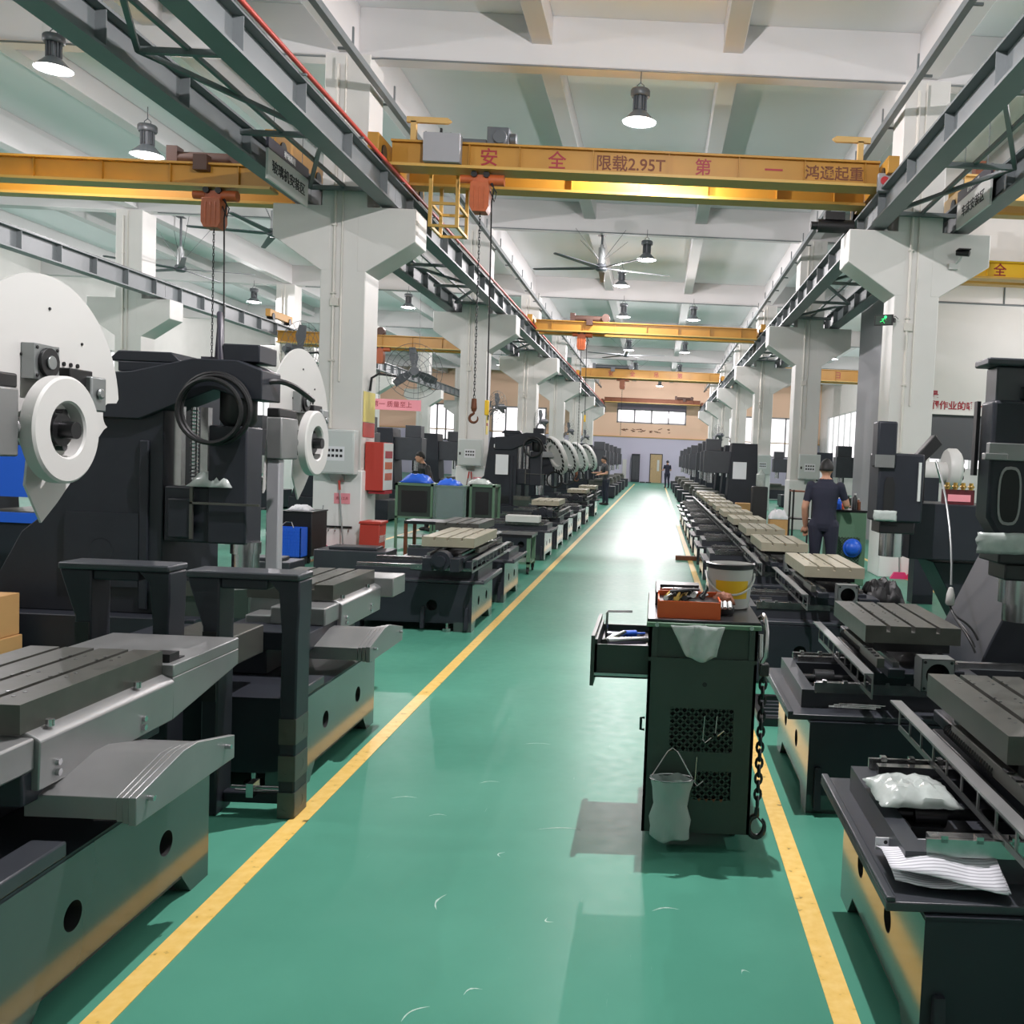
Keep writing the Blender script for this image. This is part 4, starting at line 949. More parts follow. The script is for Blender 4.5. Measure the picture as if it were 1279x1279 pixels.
for k, (x, y, l) in enumerate(((-2.58,28.2,'second black machine with white tool carousel on the left'),(-2.55,31.6,'third black machine with white tool carousel on the left'),(-2.5,35.4,'fourth black machine with white tool carousel, beside the worker on the left'))): dup(c0, (x,y,0), 0, l)
# ---- plain assembled machines in the distance
def far_machine(label, loc, rot=0):
    t = thing('milling_machine', label, 'machine', loc, rot, 'distant black milling machines')
    b = MB(); b.box(0,2.2,-.55,.55,.06,.5)
    for x in (.05,1.95):
        for y in (-.5,.38): b.box(x,x+.2,y,y+.12,0,.06)
    b.build('base', M['paint'], t, .01)
    MB().prism([(1.15,.5),(2.2,.5),(2.05,1.0),(2.0,2.25),(1.25,2.25)],'y',-.42,.42).build('column', M['paint'], t, .01)
    MB().box(.45,1.25,-.28,.28,1.35,2.0).box(.5,.95,-.2,.2,2.0,2.35).build('head', M['paint_soft'], t, .01)
    MB().cyl((.68,0,1.05),(.68,0,1.35),.1).build('spindle', M['chrome'], t)
    MB().box(.3,.85,-.65,.65,.72,.8).box(.25,1.1,-.42,.42,.5,.72,0).build('table', M['iron'], t)
    MB().box(1.3,1.7,-.435,-.42,1.2,1.7).build('data_sheet', M['paper'], t)
    return t
f0 = far_machine('distant black milling machine on the right behind the water bottle trolley', (.95,28.2,0))
FM = [(1.0,31.5,0,'second distant black milling machine in the right row'),(1.0,34.8,0,'third distant black milling machine in the right row'),(.9,39,0,'fourth distant black milling machine in the right row'),(.9,44,0,'fifth distant black milling machine in the right row'),(.9,50,0,'sixth distant black milling machine in the right row'),(.9,57,0,'last black milling machine in the right row'),
 (-1.7,40,PI,'distant black milling machine behind the left worker'),(-1.7,43.5,PI,'second distant black milling machine behind the left worker'),(-1.7,47.5,PI,'third distant black milling machine in the left row'),(-1.7,52,PI,'fourth distant black milling machine in the left row'),(-1.7,58,PI,'last black milling machine in the left row'),
 (-5.9,21.5,PI,'black milling machine behind the green tool cabinets'),(-6.2,10.6,PI,'black milling machine half hidden behind the second white disc'),(-6.3,27.5,PI,'black milling machine left of the second left column'),
 (-6.6,5.8,PI,'black milling machine at the far left edge behind the cardboard boxes'),(-9.4,24.0,PI,'black milling machine deep in the left bay'),(-6.3,33,PI,'second black milling machine deep in the left bay'),(-9.6,34,PI,'third black milling machine deep in the left bay'),(5.2,30,0,'black milling machine in the right bay past the grey partition'),(5.0,38,0,'second black milling machine in the right bay past the partition'),(5.2,46,0,'third black milling machine in the right bay')]
for x, y, r_, l in FM: dup(f0, (x,y,0), r_, l)
# ================================================================== tool trolley and what is on it
CT = thing('tool_trolley', 'dark green tool trolley in the aisle with open drawer', 'trolley', (.0,3.82,0))
W, D, H = .445, .80, .962
b = MB()
b.box(0,.012,0,D,.08,H-.02).box(W-.012,W,0,D,.08,H-.02).box(0,W,D-.012,D,.08,H-.02).box(0,W,.012,D,.08,.10)
# end panel: solid with two patches of diamond perforations left open
def lattice(mb, x0, x1, z0, z1, y, p=.032, m=0):
    w_ = .007; nx = int((x1-x0)/p)+int((z1-z0)/p)+2
    for k in range(-int((z1-z0)/p)-1, nx):
        for sgn in (1,-1):
            xa = x0 + k*p; pts = []
            if sgn > 0: za, zb = z0, z1; xb = xa + (z1-z0)
            else: za, zb = z1, z0; xb = xa + (z1-z0)
            # clip to [x0,x1]
            dx = xb-xa; t0 = max(0,(x0-xa)/dx); t1 = min(1,(x1-xa)/dx)
            if t1-t0 > .02: mb.bar((xa+dx*t0,y,za+(zb-za)*t0),(xa+dx*t1,y,za+(zb-za)*t1),.006,w_,m)
b.box(0,W,0,.012,.08,.22).box(0,.10,0,.012,.22,.60).box(.36,W,0,.012,.22,.60).box(.10,.36,0,.012,.34,.42).box(.10,.20,0,.012,.22,.34).box(0,W,0,.012,.60,.80)
b.box(0,.035,0,.012,.80,H-.03).box(W-.035,W,0,.012,.80,H-.03).box(.035,W-.035,.012,.02,.80,H-.03).box(0,W,-.004,.012,.79,.805)
lattice(b,.10,.36,.42,.60,.006); lattice(b,.20,.36,.22,.34,.006)
b.build('body', M['dkgreen'], CT)
MB().box(.02,W-.02,.03,D-.03,.11,.78).build('inner_dark_block', M['hole'], CT)  # solid near-black block fills the trolley behind the grilles
tp = MB().box(-.012,W+.012,-.015,D+.01,H-.03,H-.012).box(-.01,W+.01,.0,D,H-.012,H,1); tp.build('worktop', [M['green'],M['oiled']], CT, .003)
for x in (.03,W/2,W-.03): MB().cyl((x,-.016,H-.02),(x,-.022,H-.02),.009,n=10).build('screw', M['steel'], CT)
for k in range(4):
    x = .225+k*.03; MB().prism([(x,.225),(x+.016,.225),(x+.008,.212)],'y',-.002,.0).build('vent_flap', M['rust'], CT)
MB().cyl((.235,-.002,.70),(.235,.002,.70),.01,n=12).build('lock', M['black'], CT)
for x in (.05,W-.05):
    for y in (.2,D-.07): MB().cyl((x-.012,y,.035),(x+.012,y,.035),.035).box(x-.018,x+.018,y-.02,y+.02,.03,.08).build('caster', M['black'], CT)
MB().tube([(-.004,.12,.52),(-.02,.12,.52),(-.02,.12,.47),(-.004,.12,.47)],.006,6).build('side_latch', M['black'], CT)
dw = MB().box(-.225,.0,.10,.60,.69,.70).box(-.225,-.215,.10,.60,.69,.85).box(-.225,.0,.10,.108,.69,.83).box(-.225,.0,.592,.60,.69,.83).box(-.24,-.225,.07,.63,.66,.87)
dwo = dw.build('drawer', M['dkgreen'], CT); MB().box(-.21,-.005,.115,.585,.70,.80).build('tray_insert', M['signdark'], dwo)
MB().box(-.24,.0,.085,.1,.70,.712).build('drawer_runner', M['steel'], dwo)
# contents of the drawer
def tool(name, label, cat, mb, m, group='hand tools in the open drawer'):
    o = mb.build(name, M[m]); tag(o, label, cat, group); return o
dx, dy, dz = 0, 3.82, .801
for k, (x, y, a, l, lab) in enumerate(((-.17,.20,.25,.16,'short steel bar in the open drawer, nearest the trolley front'),(-.14,.26,.3,.18,'steel bar behind the short one in the open drawer'),(-.10,.18,1.25,.18,'steel bar lying crosswise in the open drawer'))):
    c, s_ = math.cos(a), math.sin(a)
    tool('steel_bar', lab, 'bar', MB().cyl((dx+x-s_*l/2,dy+y-c*l/2+.05,dz+.022),(dx+x+s_*l/2,dy+y+c*l/2+.05,dz+.022),.016).cyl((dx+x+s_*l/2,dy+y+c*l/2+.05,dz+.022),(dx+x+s_*(l/2+.02),dy+y+c*(l/2+.02)+.05,dz+.022),.011), 'chrome')
tool('hex_key', 'bent steel hex key standing in the open drawer', 'hex key', MB().tube([(dx-.19,dy+.34,dz+.008),(dx-.19,dy+.34,dz+.12),(dx-.185,dy+.34,dz+.13),(dx-.08,dy+.36,dz+.13)],.006,6), 'steel')
tool('screwdriver', 'blue handled screwdriver in the open drawer', 'screwdriver', MB().cyl((dx-.12,dy+.40,dz+.02),(dx-.06,dy+.42,dz+.02),.016).cyl((dx-.06,dy+.42,dz+.02),(dx-.02,dy+.435,dz+.02),.005), 'blue')
tool('adjustable_spanner', 'steel spanner lying at the back of the open drawer', 'spanner', MB().box(dx-.2,dx-.05,dy+.46,dy+.485,dz,dz+.012).torus((dx-.05,dy+.472,dz+.008),'z',.022,.008,14,6), 'chrome')
zt = H
# orange toolbox full of bits
tb = thing('toolbox', 'open orange toolbox of small parts on the tool trolley', 'toolbox', (.03,3.86,zt))
MB().box(0,.26,0,.19,0,.006).box(0,.26,0,.006,.006,.07).box(0,.26,.184,.19,.006,.088).box(0,.006,.006,.184,.006,.075).box(.254,.26,.006,.184,.006,.075).build('tray', M['toolorange'], tb)
MB().box(.006,.254,.006,.184,.06,.066).build('inner_shelf', M['oiled'], tb)
rnd = random.Random(4)
for k in range(26):
    x, y = rnd.uniform(.03,.2), rnd.uniform(.03,.16); a = rnd.uniform(-1,1); l = rnd.uniform(.03,.07); r_ = rnd.uniform(.006,.012)
    p = MB().cyl((.03+x,3.86+y,zt+.068+r_),(.03+x+math.cos(a)*l*.5,3.86+y+math.sin(a)*l*.3,zt+.074+r_+.014*(k%3)),r_,r_*.7,n=10).cyl((.03+x,3.86+y,zt+.067+r_),(.03+x+.001,3.86+y-.012,zt+.07+r_),r_*1.3,n=8)
    o = p.build('machine_bolt', M[['brass','oiled','black','steel'][k%4]]); tag(o, 'small loose bolt or fitting in the orange toolbox', 'bolt', 'small fittings in the orange toolbox')
ts = MB().box(.02,.23,4.19,4.58,zt,zt+.06); o = ts.build('steel_case', M['oiled'], None, .004); tag(o, 'flat dark steel case on the back of the tool trolley', 'case')
for k in range(2):
    p = MB().prism([(.04,4.22+k*.12),(.22,4.235+k*.12),(.22,4.25+k*.12),(.08,4.25+k*.12)],'z',zt+.0605,zt+.075)
    o = p.build('file', M['oiled' if k else 'steel']); tag(o, ['bright flat file on the dark steel case','dark flat file on the steel case, behind the bright one'][k], 'file', 'files on the tool trolley')
bk = thing('bucket', 'white plastic bucket with yellow label on the tool trolley', 'bucket', (.352,4.22,zt))
MB().lathe([(0,.004),(.086,.004),(.09,.02),(.103,.185),(.108,.19),(.108,.20),(.100,.20),(.097,.185),(.084,.02),(0,.016)], n=36).build('shell', M['white'], bk); sho = bk.children[0]
MB().lathe([(.104,.178),(.110,.182),(.110,.2),(.100,.203),(.099,.178)], n=36).build('rim', M['oiled'], bk)
lb = MB(); n_ = 14
vs = []
for i in range(n_+1):
    a = -PI/2 - .75 + 1.6*i/n_
    for z, r_ in ((.05,.0935),(.13,.0995)): vs.append((r_*math.cos(a)*1.006, r_*math.sin(a)*1.006, z))
lb.add(vs, [(2*i,2*i+2,2*i+3,2*i+1) for i in range(n_)], 0, True); lb.build('label', M['brightyellow'], sho)
hd = [(.108*math.cos(t_), -.06*math.sin(t_)-.05*abs(math.sin(t_)), .155-.085*math.sin(t_)) for t_ in [PI*i/16 for i in range(17)]]
MB().tube(hd, .005, 8).build('handle', M['white'], bk)
gl = thing('work_glove', 'rolled dirty work glove beside the white bucket', 'glove', (.31,4.02,zt))
MB().lathe([(0,0),(.045,0),(.05,.012),(.05,.03),(.03,.042),(0,.045)], n=20).build('cuff', M['black'], gl)
o_ = crumple('palm', .1, .08, .05, 'rust', gl, 8, 10, 8); o_.location = (0,.01,.044)
for k in range(4): MB().tube([(-.03+k*.018,-.01,.05),(-.035+k*.02,-.04,.055),(-.04+k*.022,-.065,.035)],.009,7).build('finger', M['offwhite'], gl)
pl = thing('pliers', 'black handled pliers lying across the orange toolbox', 'pliers', (.17,3.93,zt+.098))
for s_ in (-1,1): MB().tube([(-.09,.01*s_,.0),(-.04,.018*s_,.008),(.0,.0,.012),(.03,-.008*s_,.014)],[.008,.009,.007,.004],8).build('jaw_arm', M['black'], pl)
# bag draped on the end, pouch on a wire, hooks, shackle, chain
bg = MB(); vs = []; rnd = random.Random(5); nx, nz = 14, 8
for j in range(nz+1):
    for i in range(nx+1):
        u = i/nx; v = j/nz; wd = .22*(1-.45*v); x = .085+.11-wd/2+wd*u + .02*v
        vs.append((x, 3.79 - .016*math.sin(u*9+v*3) - .006*rnd.random(), .945 - .125*v - .02*math.sin(u*PI)*v))
for j in range(nz):
    for i in range(nx): k = j*(nx+1)+i; bg.f.append((k,k+nx+1,k+nx+2,k+1)); bg.m.append(0); bg.sm.append(True)
bg.v = vs; o = bg.build('plastic_bag', M['bag']); tag(o, 'clear plastic bag hung over the top edge of the tool trolley', 'bag')
o.modifiers.new('thick','SOLIDIFY').thickness = .003
pc = thing('hanging_pouch', 'clear plastic bottle pouch on a wire at the trolley end', 'pouch', (.115,3.765,0))
pm = MB().lathe([(0,.075),(.066,.076),(.080,.085),(.083,.12),(.082,.16),(.071,.215),(.070,.235),(.080,.28),(.087,.31),(.088,.325),(.080,.326),(.074,.30),(.0,.29)], n=40)
pm.v = [(x*(1+.05*math.sin(z*70+x*40)), y*.55*(1+.12*math.sin(x*90+z*55)), z+.006*math.sin(x*60)) for x, y, z in pm.v]; pm.build('pouch_body', M['pouch'], pc)
MB().tube([(-.085,0,.325),(-.02,.015,.43),(0,.03,.44),(.02,.015,.43),(.085,0,.325)],.003,6).tube([(.087*math.cos(2*PI*j/28),.05*math.sin(2*PI*j/28),.325) for j in range(28)],.004,6,0,True).build('wire_handle', M['steel'], pc)
for k, (x, z, l) in enumerate(((.24,.57,.09),(.29,.57,.06),(.215,.40,.10))):
    p = MB().tube([(x,3.815,z),(x,3.80,z+.005),(x-.004,3.795,z-l),(x+.005,3.79,z-l-.012),(x+.03,3.79,z-l+.01)],.003,6)
    o = p.build('wire_hook', M['steel']); tag(o, ['long wire hook in the upper grille of the trolley','short wire hook in the upper grille of the trolley','bent wire hook between the two grilles of the trolley'][k], 'hook', 'wire hooks on the trolley grille')
sh = thing('lifting_chain', 'black lifting chain with clamp and hook on the right side of the trolley', 'chain', (.478,3.88,0))
MB().tube([(-.02,.10,.95),(.0,.06,.975),(.0,.0,.965),(.005,-.02,.92),(.005,-.03,.82),(-.01,-.03,.79),(-.01,.02,.80),(-.012,.03,.90)],.011,8).build('shackle', M['steel'], sh)
MB().box(-.02,.02,-.05,.0,.74,.79).build('coupling', M['oiled'], sh, .005)
c = MB()
for k in range(17):
    z = .735-.033*k; q = [2*PI*j/10 for j in range(10)]
    c.tube([((.013*math.cos(a) if k%2 else 0), -.025+(0 if k%2 else .013*math.cos(a)), z+.024*math.sin(a)) for a in q], .0062, 5, 0, True)
c.build('chain_links', M['oiled'], sh)
pts = [(0,-.025,.185),(0,-.025,.15)] + [(.034*math.cos(a), -.025, .105+.045*math.sin(a)) for a in [PI/2+.2+1.7*PI*j/14 for j in range(15)]]
MB().tube(pts,[.01]+[.012]*12+[.011,.009,.007,.004],8).tube([(.0,-.03,.15),(.03,-.03,.115)],.004,6).build('hook', M['oiled'], sh)

ft = thing('floor_tray', 'flat black slatted tray on the floor behind the hanging chain', 'tray', (.70,5.75,0))
MB().box(0,.05,0,.62,0,.05).box(.25,.30,0,.62,0,.05).box(.05,.25,0,.05,0,.05).box(.05,.25,.57,.62,0,.05).build('frame', M['oiled'], ft)
for k in range(5): MB().box(.05,.25,.1+k*.09,.13+k*.09,.02,.04).build('slat', M['paint_soft'], ft)
# ---- things lying on the right-hand beds
def sheet(name, label, cat, pts, m, rows=6, cols=10, sag=.02, seed=1, group=None, thick=.002):
    # bilinear quad with a few folds
    rnd = random.Random(seed); vs = []; a, b_, c_, d_ = [Vector(p) for p in pts]
    for j in range(rows+1):
        for i in range(cols+1):
            u, v = i/cols, j/rows; p = (a*(1-u)+b_*u)*(1-v)+(d_*(1-u)+c_*u)*v
            p = p + Vector((0,0,sag*(math.sin(u*PI*2.3+seed)*.5+.5)*(math.sin(v*PI)*.7+.3)+.002*rnd.random())); vs.append(p)
    mb = MB(); mb.add(vs, [(j*(cols+1)+i, j*(cols+1)+i+1, (j+1)*(cols+1)+i+1, (j+1)*(cols+1)+i) for j in range(rows) for i in range(cols)], 0, True)
    o = mb.build(name, M[m]); tag(o, label, cat, group); s_ = o.modifiers.new('thick','SOLIDIFY'); s_.thickness = thick; s_.offset = 1; return o
pk = thing('wrapped_package', 'white plastic wrapped package on the nearest right bed', 'package', (.86,2.97,.573))
o_ = crumple('wrapping', .25, .26, .05, 'bag', pk, 11, 16, 12)
sheet('paper_manual', 'open printed paper manual lying on the nearest right bed lip', 'paper', [(.70,2.52,.475),(1.0,2.47,.475),(1.03,2.73,.475),(.70,2.75,.475)], 'print', sag=.035, seed=2)
sheet('paper_sheet', 'curled top page over the printed manual', 'paper', [(.69,2.53,.513),(.99,2.46,.480),(1.0,2.60,.53),(.69,2.66,.522)], 'print', sag=.02, seed=5)
pb = thing('hole_strip', 'punched white paper strip behind the printed manual', 'paper strip', (.70,2.755,.476))
MB().box(0,.31,0,.004,0,.035).build('strip', M['paper'], pb)
for k in range(7): MB().cyl((.03+k*.04,-.001,.022),(.03+k*.04,.0,.022),.006,n=10).build('punched_hole', M['ink'], pb)
MB().tube([(1.02,2.64,.574),(1.05,2.66,.60),(1.04,2.70,.62),(1.0,2.70,.60)],.008,6)
for k in range(3):
    y = 4.40+k*.03; x = .86+.03*k
    p = MB().cyl((x,y,.482),(x+.22,y-.015,.482),.006,n=8)
    for j in range(6): p.torus((x+.03+j*.006,y-.002,.482),'x',.008,.002,10,4)
    o = p.build('threaded_rod', M['steel']); tag(o, ['front steel rod on the lip of second right bed','middle steel rod on the lip of second right bed','rear steel rod on the lip of second right bed'][k], 'rod', 'steel rods on the second right bed')
lc = thing('lamp_cable', 'long hanging grey cable with white plug above second right table', 'cable', (1.66,5.0,0))
MB().tube(bez((.42,1.9,1.56),(.0,.9,1.9),(.03,.3,1.5),(-.03,.1,1.0)),.006,8).build('cable', M['alu'], lc)
MB().lathe([(0,.99),(.012,.985),(.022,.95),(.026,.90),(.02,.89),(0,.89)], (-.03,.1,0), n=14).build('plug', M['white'], lc)
for k, q in enumerate(((.05,-.1,.70),(.10,.0,.72),(.02,-.2,.69))): MB().tube(bez((-.03,.1,.89),(-.02,.05,.8),(q[0]-.04,q[1]+.05,q[2]+.12),q),.006,6).build('wire_tail', M['black'], lc)
rg = thing('rag_heap', 'dark rag heap on the end of the third right bed', 'rag', (1.83,7.45,.545)); crumple('cloth', .34, .3, .22, 'black', rg, 21, 16, 14)


# ================================================================== things along the left side
def elbox(loc, label, wd=.54, hh=.62, rot=0):
    t = thing('electrical_box', label, 'box', loc, rot, 'grey electrical boxes on the columns')
    MB().box(-wd/2,wd/2,-.2,0,0,hh).build('body', M['offwhite'], t, .01); dro = MB().box(-wd/2+.02,wd/2-.02,-.212,-.2,.02,hh-.02).build('door', M['offwhite'], t, .004)
    nb = MB().box(-.14,.14,-.215,-.212,.3*hh,.62*hh,0)
    for k in range(2):
        for j in range(4): nb.box(-.11+j*.06,-.07+j*.06,-.2165,-.215,(.38+.12*k)*hh,(.44+.12*k)*hh,1)
    nb.build('notice', [M['paper'],M['ink']], dro); MB().box(-wd/2+.03,-wd/2+.07,-.225,-.212,.4*hh,.5*hh).build('latch', M['black'], dro)
    MB().prism([(-.05,0),(-.2,0),(-.05,-.12)],'x',-.1,.1).build('support', M['alu'], t)
    return t
elbox((HL+.03,14.26,1.22), 'grey electrical box on the nearest left column', .56, .66)
elbox((HL+.03,24.36,1.30), 'grey electrical box on the second left column', .6, .68); elbox((HR+.12,24.36,1.32), 'grey electrical box on the second right column', .54, .64)
elbox((HR+.05,34.46,1.32), 'grey electrical box on the third right column', .6, .7); elbox((HR,44.56,1.3), 'grey electrical box on the fourth right column', .6, .7)
def note(label, loc, wd, hh, m, lines=2, rot=0, txt=None):
    t = thing('notice', label, 'notice', loc, rot, 'small notices on the columns')
    MB().box(-wd/2,wd/2,-.004,0,-hh/2,hh/2).build('sheet', M[m], t)
    if txt: text(txt, hh*.3, M['redsign'], t, (0,-.005,0), FRONT, 'lettering', .0005)
    else:
        for k in range(lines): MB().box(-wd*.38,wd*.38,-.0055,-.004,-hh*.2+k*hh*.28,-hh*.1+k*hh*.28).build('printed_line', M['redsign'], t)
    return t
note('pink notice low on the nearest left column', (HL+.08,14.265,.85), .24, .16, 'pinkpaper', txt='清洁工具'); note('pink notice low on the second left column', (HL+.22,24.365,.93), .26, .17, 'pinkpaper', txt='清洁工具')
note('yellow warning sticker on the side of nearest left column', (-4.45,14.63,2.25), .58, .46, 'sticker', 0, PI/2); note('red warning sticker on the side of nearest left column', (-4.45,14.63,1.9), .58, .22, 'red', 0, PI/2)
note('yellow and red sticker on the side of second left column', (-4.45,24.72,2.5), .3, .75, 'sticker', 1, PI/2)
note('blue and white notice on the far left column corbel', (-13.25,24.72,3.2), .4, 1.2, 'paper', 3, PI/2)
hr_ = thing('hook_rail', 'black hook rail low on the nearest left column', 'rail', (HL+.02,14.265,.42)); MB().box(-.18,.22,-.02,0,-.015,.015).build('bar', M['black'], hr_)
for k in range(4): MB().tube([(-.12+k*.1,-.02,-.01),(-.12+k*.1,-.03,-.06),(-.12+k*.1,-.06,-.07),(-.12+k*.1,-.065,-.04)],.006,6).build('hook', M['steel'], hr_)
def broom(label, x, y, lean, m='alu'):
    t = thing('broom', label, 'broom', (x,y,0)); MB().cyl((0,0,.08),(lean,.10,1.15),.012).build('stick', M[m], t); MB().cyl((lean*.85,.085,.98),(lean,.10,1.15),.018).build('grip', M['red'], t)
    MB().prism([(-.14,0),(.14,0),(.08,.1),(-.08,.1)],'y',-.03,.03).build('brush', M['pink'], t); return t
broom('broom with grey stick leaning on the nearest left column', -4.62, 14.1, -.12); broom('broom leaning on the second left column', -4.62, 24.2, -.12, 'rust'); broom('second broom leaning on the second left column', -4.95, 24.2, .16, 'rust'); broom('broom leaning on the nearest right column', 3.72, 14.12, -.03)
def dustpan(label, loc):
    t = thing('dustpan', label, 'dustpan', loc); MB().prism([(-.17,0),(.17,0),(.14,.16),(.05,.2),(-.12,.16)],'y',-.10,-.09).box(-.17,.17,-.09,.1,0,.012).box(-.17,-.16,-.09,.1,.012,.08).box(.16,.17,-.09,.1,.012,.08).build('pan', M['pink'], t); MB().cyl((0,-.08,.14),(.02,.02,.75),.01).build('handle', M['alu'], t)
dustpan('pink dustpan at the foot of the nearest left column', (-4.93,14.02,0)); dustpan('pink dustpan at the foot of the nearest right column', (4.0,14.0,0))
rc = thing('fire_cabinet', 'red fire equipment cabinet on the side of nearest left column', 'cabinet', (-4.44,14.45,.98))
MB().box(0,.28,0,.5,0,.74).build('body', M['red'], rc, .01); rdo = MB().box(.28,.292,.01,.49,.01,.73).build('door', M['offwhite'], rc)
for k in range(3): MB().box(.292,.296,.06,.44,.16+k*.17,.27+k*.17).build('door_sign', M[['orange','orange','redsign'][k]], rdo)
MB().box(.05,.3,.05,.45,-.05,-.0).build('bracket_foot', M['redsign'], rc)
rb = thing('red_bin', 'red fire box with white characters on the floor by nearest left column', 'bin', (-4.2,14.0,0))
MB().prism([(-.17,0),(.12,0),(.14,.5),(-.15,.5)],'y',0,.36).build('box_body', M['red'], rb, .008); MB().prism([(-.17,.5),(.16,.5),(.16,.54),(-.15,.54)],'y',-.02,.38).build('lid', M['red'], rb, .006)
text('消防箱', .12, M['white'], rb, (.139,.18,.27), EAST, 'lettering', .001)
bt = thing('rolling_cabinet', 'black rolling cabinet with blue crate near first left column', 'cabinet', (-5.12,12.95,0))
MB().box(0,.44,0,.6,.1,.70).build('body', M['black'], bt, .008); MB().box(-.01,.45,-.01,.61,.70,.72).build('top_plate', M['oiled'], bt)
for x in (.06,.38):
    for y in (.06,.54): MB().cyl((x-.015,y,.045),(x+.015,y,.045),.045).box(x-.02,x+.02,y-.02,y+.02,.04,.1).build('caster', M['black'], bt)
cr = thing('plastic_crate', 'blue plastic crate hooked on the black rolling cabinet', 'crate', (-5.12,12.66,.11))
cm = MB().box(0,.40,0,.26,0,.012).box(0,.40,0,.012,.0,.40).box(0,.40,.248,.26,0,.40).box(0,.012,0,.26,0,.40).box(.388,.40,0,.26,0,.40)
for k in range(9): cm.box(.02+k*.04,.03+k*.04,-.005,0,.03,.38)
for k in range(8): cm.box(.0,.40,-.006,0,.03+k*.046,.037+k*.046)
cm.build('crate_body', M['blue'], cr); MB().tube([(.1,.02,.40),(.16,.1,.47),(.24,.1,.47),(.3,.02,.40)],.006,6).build('wire_handle', M['steel'], cr)
MB().box(-.0,.40,.0,.26,-.1,0).build('crate_foot', M['black'], cr)
rgw = thing('white_rag', 'white rag on top of the black rolling cabinet', 'rag', (-4.92,13.2,.722)); crumple('cloth', .3, .25, .08, 'paper', rgw, 31)
def cabinet(name, label, loc, wd, dp, hh, m, group=None, win=True, legs=.5):
    t = thing(name, label, 'cabinet', loc, 0, group)
    b = MB()
    for x in (0,wd-.04):
        for y in (0,dp-.04): b.box(x,x+.04,y,y+.04,0,hh)
    b.box(0,wd,0,dp,hh-.04,hh).box(0,wd,0,dp,legs,legs+.03); b.build('frame', M[m], t)
    MB().box(.04,wd-.04,.02,dp-.02,legs+.03,hh-.04).build('panel', M['dkgreen' if m == 'green' else m], t)
    if win: MB().box(.1,wd-.1,.008,.02,legs+.1,hh-.12).build('window_panel', M['hole'], t)
    MB().box(.02,wd-.02,.02,dp-.02,.16,.19).build('shelf', M[m], t); return t
cabinet('tool_cabinet', 'green tool cabinet with dark window beside the fire cabinet', (-4.28,15.6,0), .62, .7, 1.08, 'green', 'green tool cabinets by the nearest left column')
w2 = cabinet('tool_cabinet', 'green tool cabinet under clear film, second from the fire cabinet', (-3.64,15.6,0), .52, .7, 1.06, 'green', 'green tool cabinets by the nearest left column', False)
MB().box(-.01,.53,-.01,.0,.5,1.07).build('film', M['film'], w2)
cabinet('tool_cabinet', 'green and black tool cabinet nearest the slotted table', (-3.08,15.7,0), .42, .6, 1.1, 'green', 'green tool cabinets by the nearest left column')
def blob(name, label, cat, loc, size, m, group, seed):
    o = thing(name, label, cat, loc, 0, group); crumple('fold', size[0], size[1], size[2], m, o, seed, 10, 8); return o
blob('blue_bag', 'bright blue plastic bag on the windowed green cabinet', 'bag', (-4.0,15.9,1.085), (.5,.4,.16), 'blue', 'bags on the green cabinets', 41)
blob('blue_bag', 'smaller blue bag on the film covered cabinet', 'bag', (-3.45,15.9,1.065), (.36,.4,.12), 'blue', 'bags on the green cabinets', 42); blob('white_bag', 'white and yellow bag on the third green cabinet', 'bag', (-2.95,15.95,1.105), (.36,.4,.1), 'bag', 'bags on the green cabinets', 43)
st = thing('small_stand', 'small rusty steel stand behind the pale slotted table', 'stand', (-3.25,12.3,0)); b = MB().box(0,.62,0,.5,.66,.70)
b.build('stand_top', M['oiled'], st)
for x in (0,.58):
    for y in (0,.46): MB().box(x,x+.04,y,y+.04,0,.66).build('leg', M['rust'], st)
MB().box(.2,.55,.15,.4,.22,.5).build('stand_box', M['oiled'], st)
for k, (x, l) in enumerate(((-3.75,'dark steel block on the floor in front of the red bin'),(-4.55,'low dark steel block left of the red bin'))):
    o = MB().box(x-.45+.15*k,x+.45-.2*k,11.7-.5*k,12.2-.5*k,.0,.34-.12*k).box(x-.3,x+.3-.2*k,11.8-.5*k,12.1-.5*k,.34-.12*k,.38-.12*k).build('steel_block', M['paint_soft'], None, .01); tag(o, l, 'block', 'dark steel blocks on the left floor')
gb = thing('rolling_bench', 'low green rolling bench beside the left yellow line', 'bench', (-2.42,12.75,0))
MB().box(0,.78,0,.62,.50,.54).build('top_plate', M['oiled'], gb)
fr2 = MB()
for x in (.02,.71):
    for y in (.02,.55): fr2.box(x,x+.05,y,y+.05,.1,.50)
fr2.box(.02,.76,.02,.60,.14,.17); fr2.build('frame', M['green'], gb)
for x in (.05,.73):
    for y in (.05,.57): MB().cyl((x-.012,y,.04),(x+.012,y,.04),.04).box(x-.02,x+.02,y-.02,y+.02,.04,.1).build('caster', M['black'], gb)
cbx = [((-4.72,5.75,0),.62,.42,.30,'cardboard box at the left edge, bottom of its stack'),((-4.70,5.77,.302),.58,.40,.27,'cardboard box with blue label, on top of its stack at left edge')]
for k, (lc_, wd, dp, hh, l) in enumerate(cbx):
    t = thing('cardboard_box', l, 'box', lc_, 0, 'cardboard boxes at the left edge'); MB().box(0,wd,0,dp,0,hh).build('carton', M['card'], t, .004); MB().box(wd*.3,wd*.34,-.002,0,0,hh).build('tape', M['wood'], t)
    if k: MB().box(.2,.54,-.003,0,.14,.22).build('blue_label', M['blue'], t); MB().box(.48,.55,-.003,0,.03,.10).build('stencil', M['ink'], t)
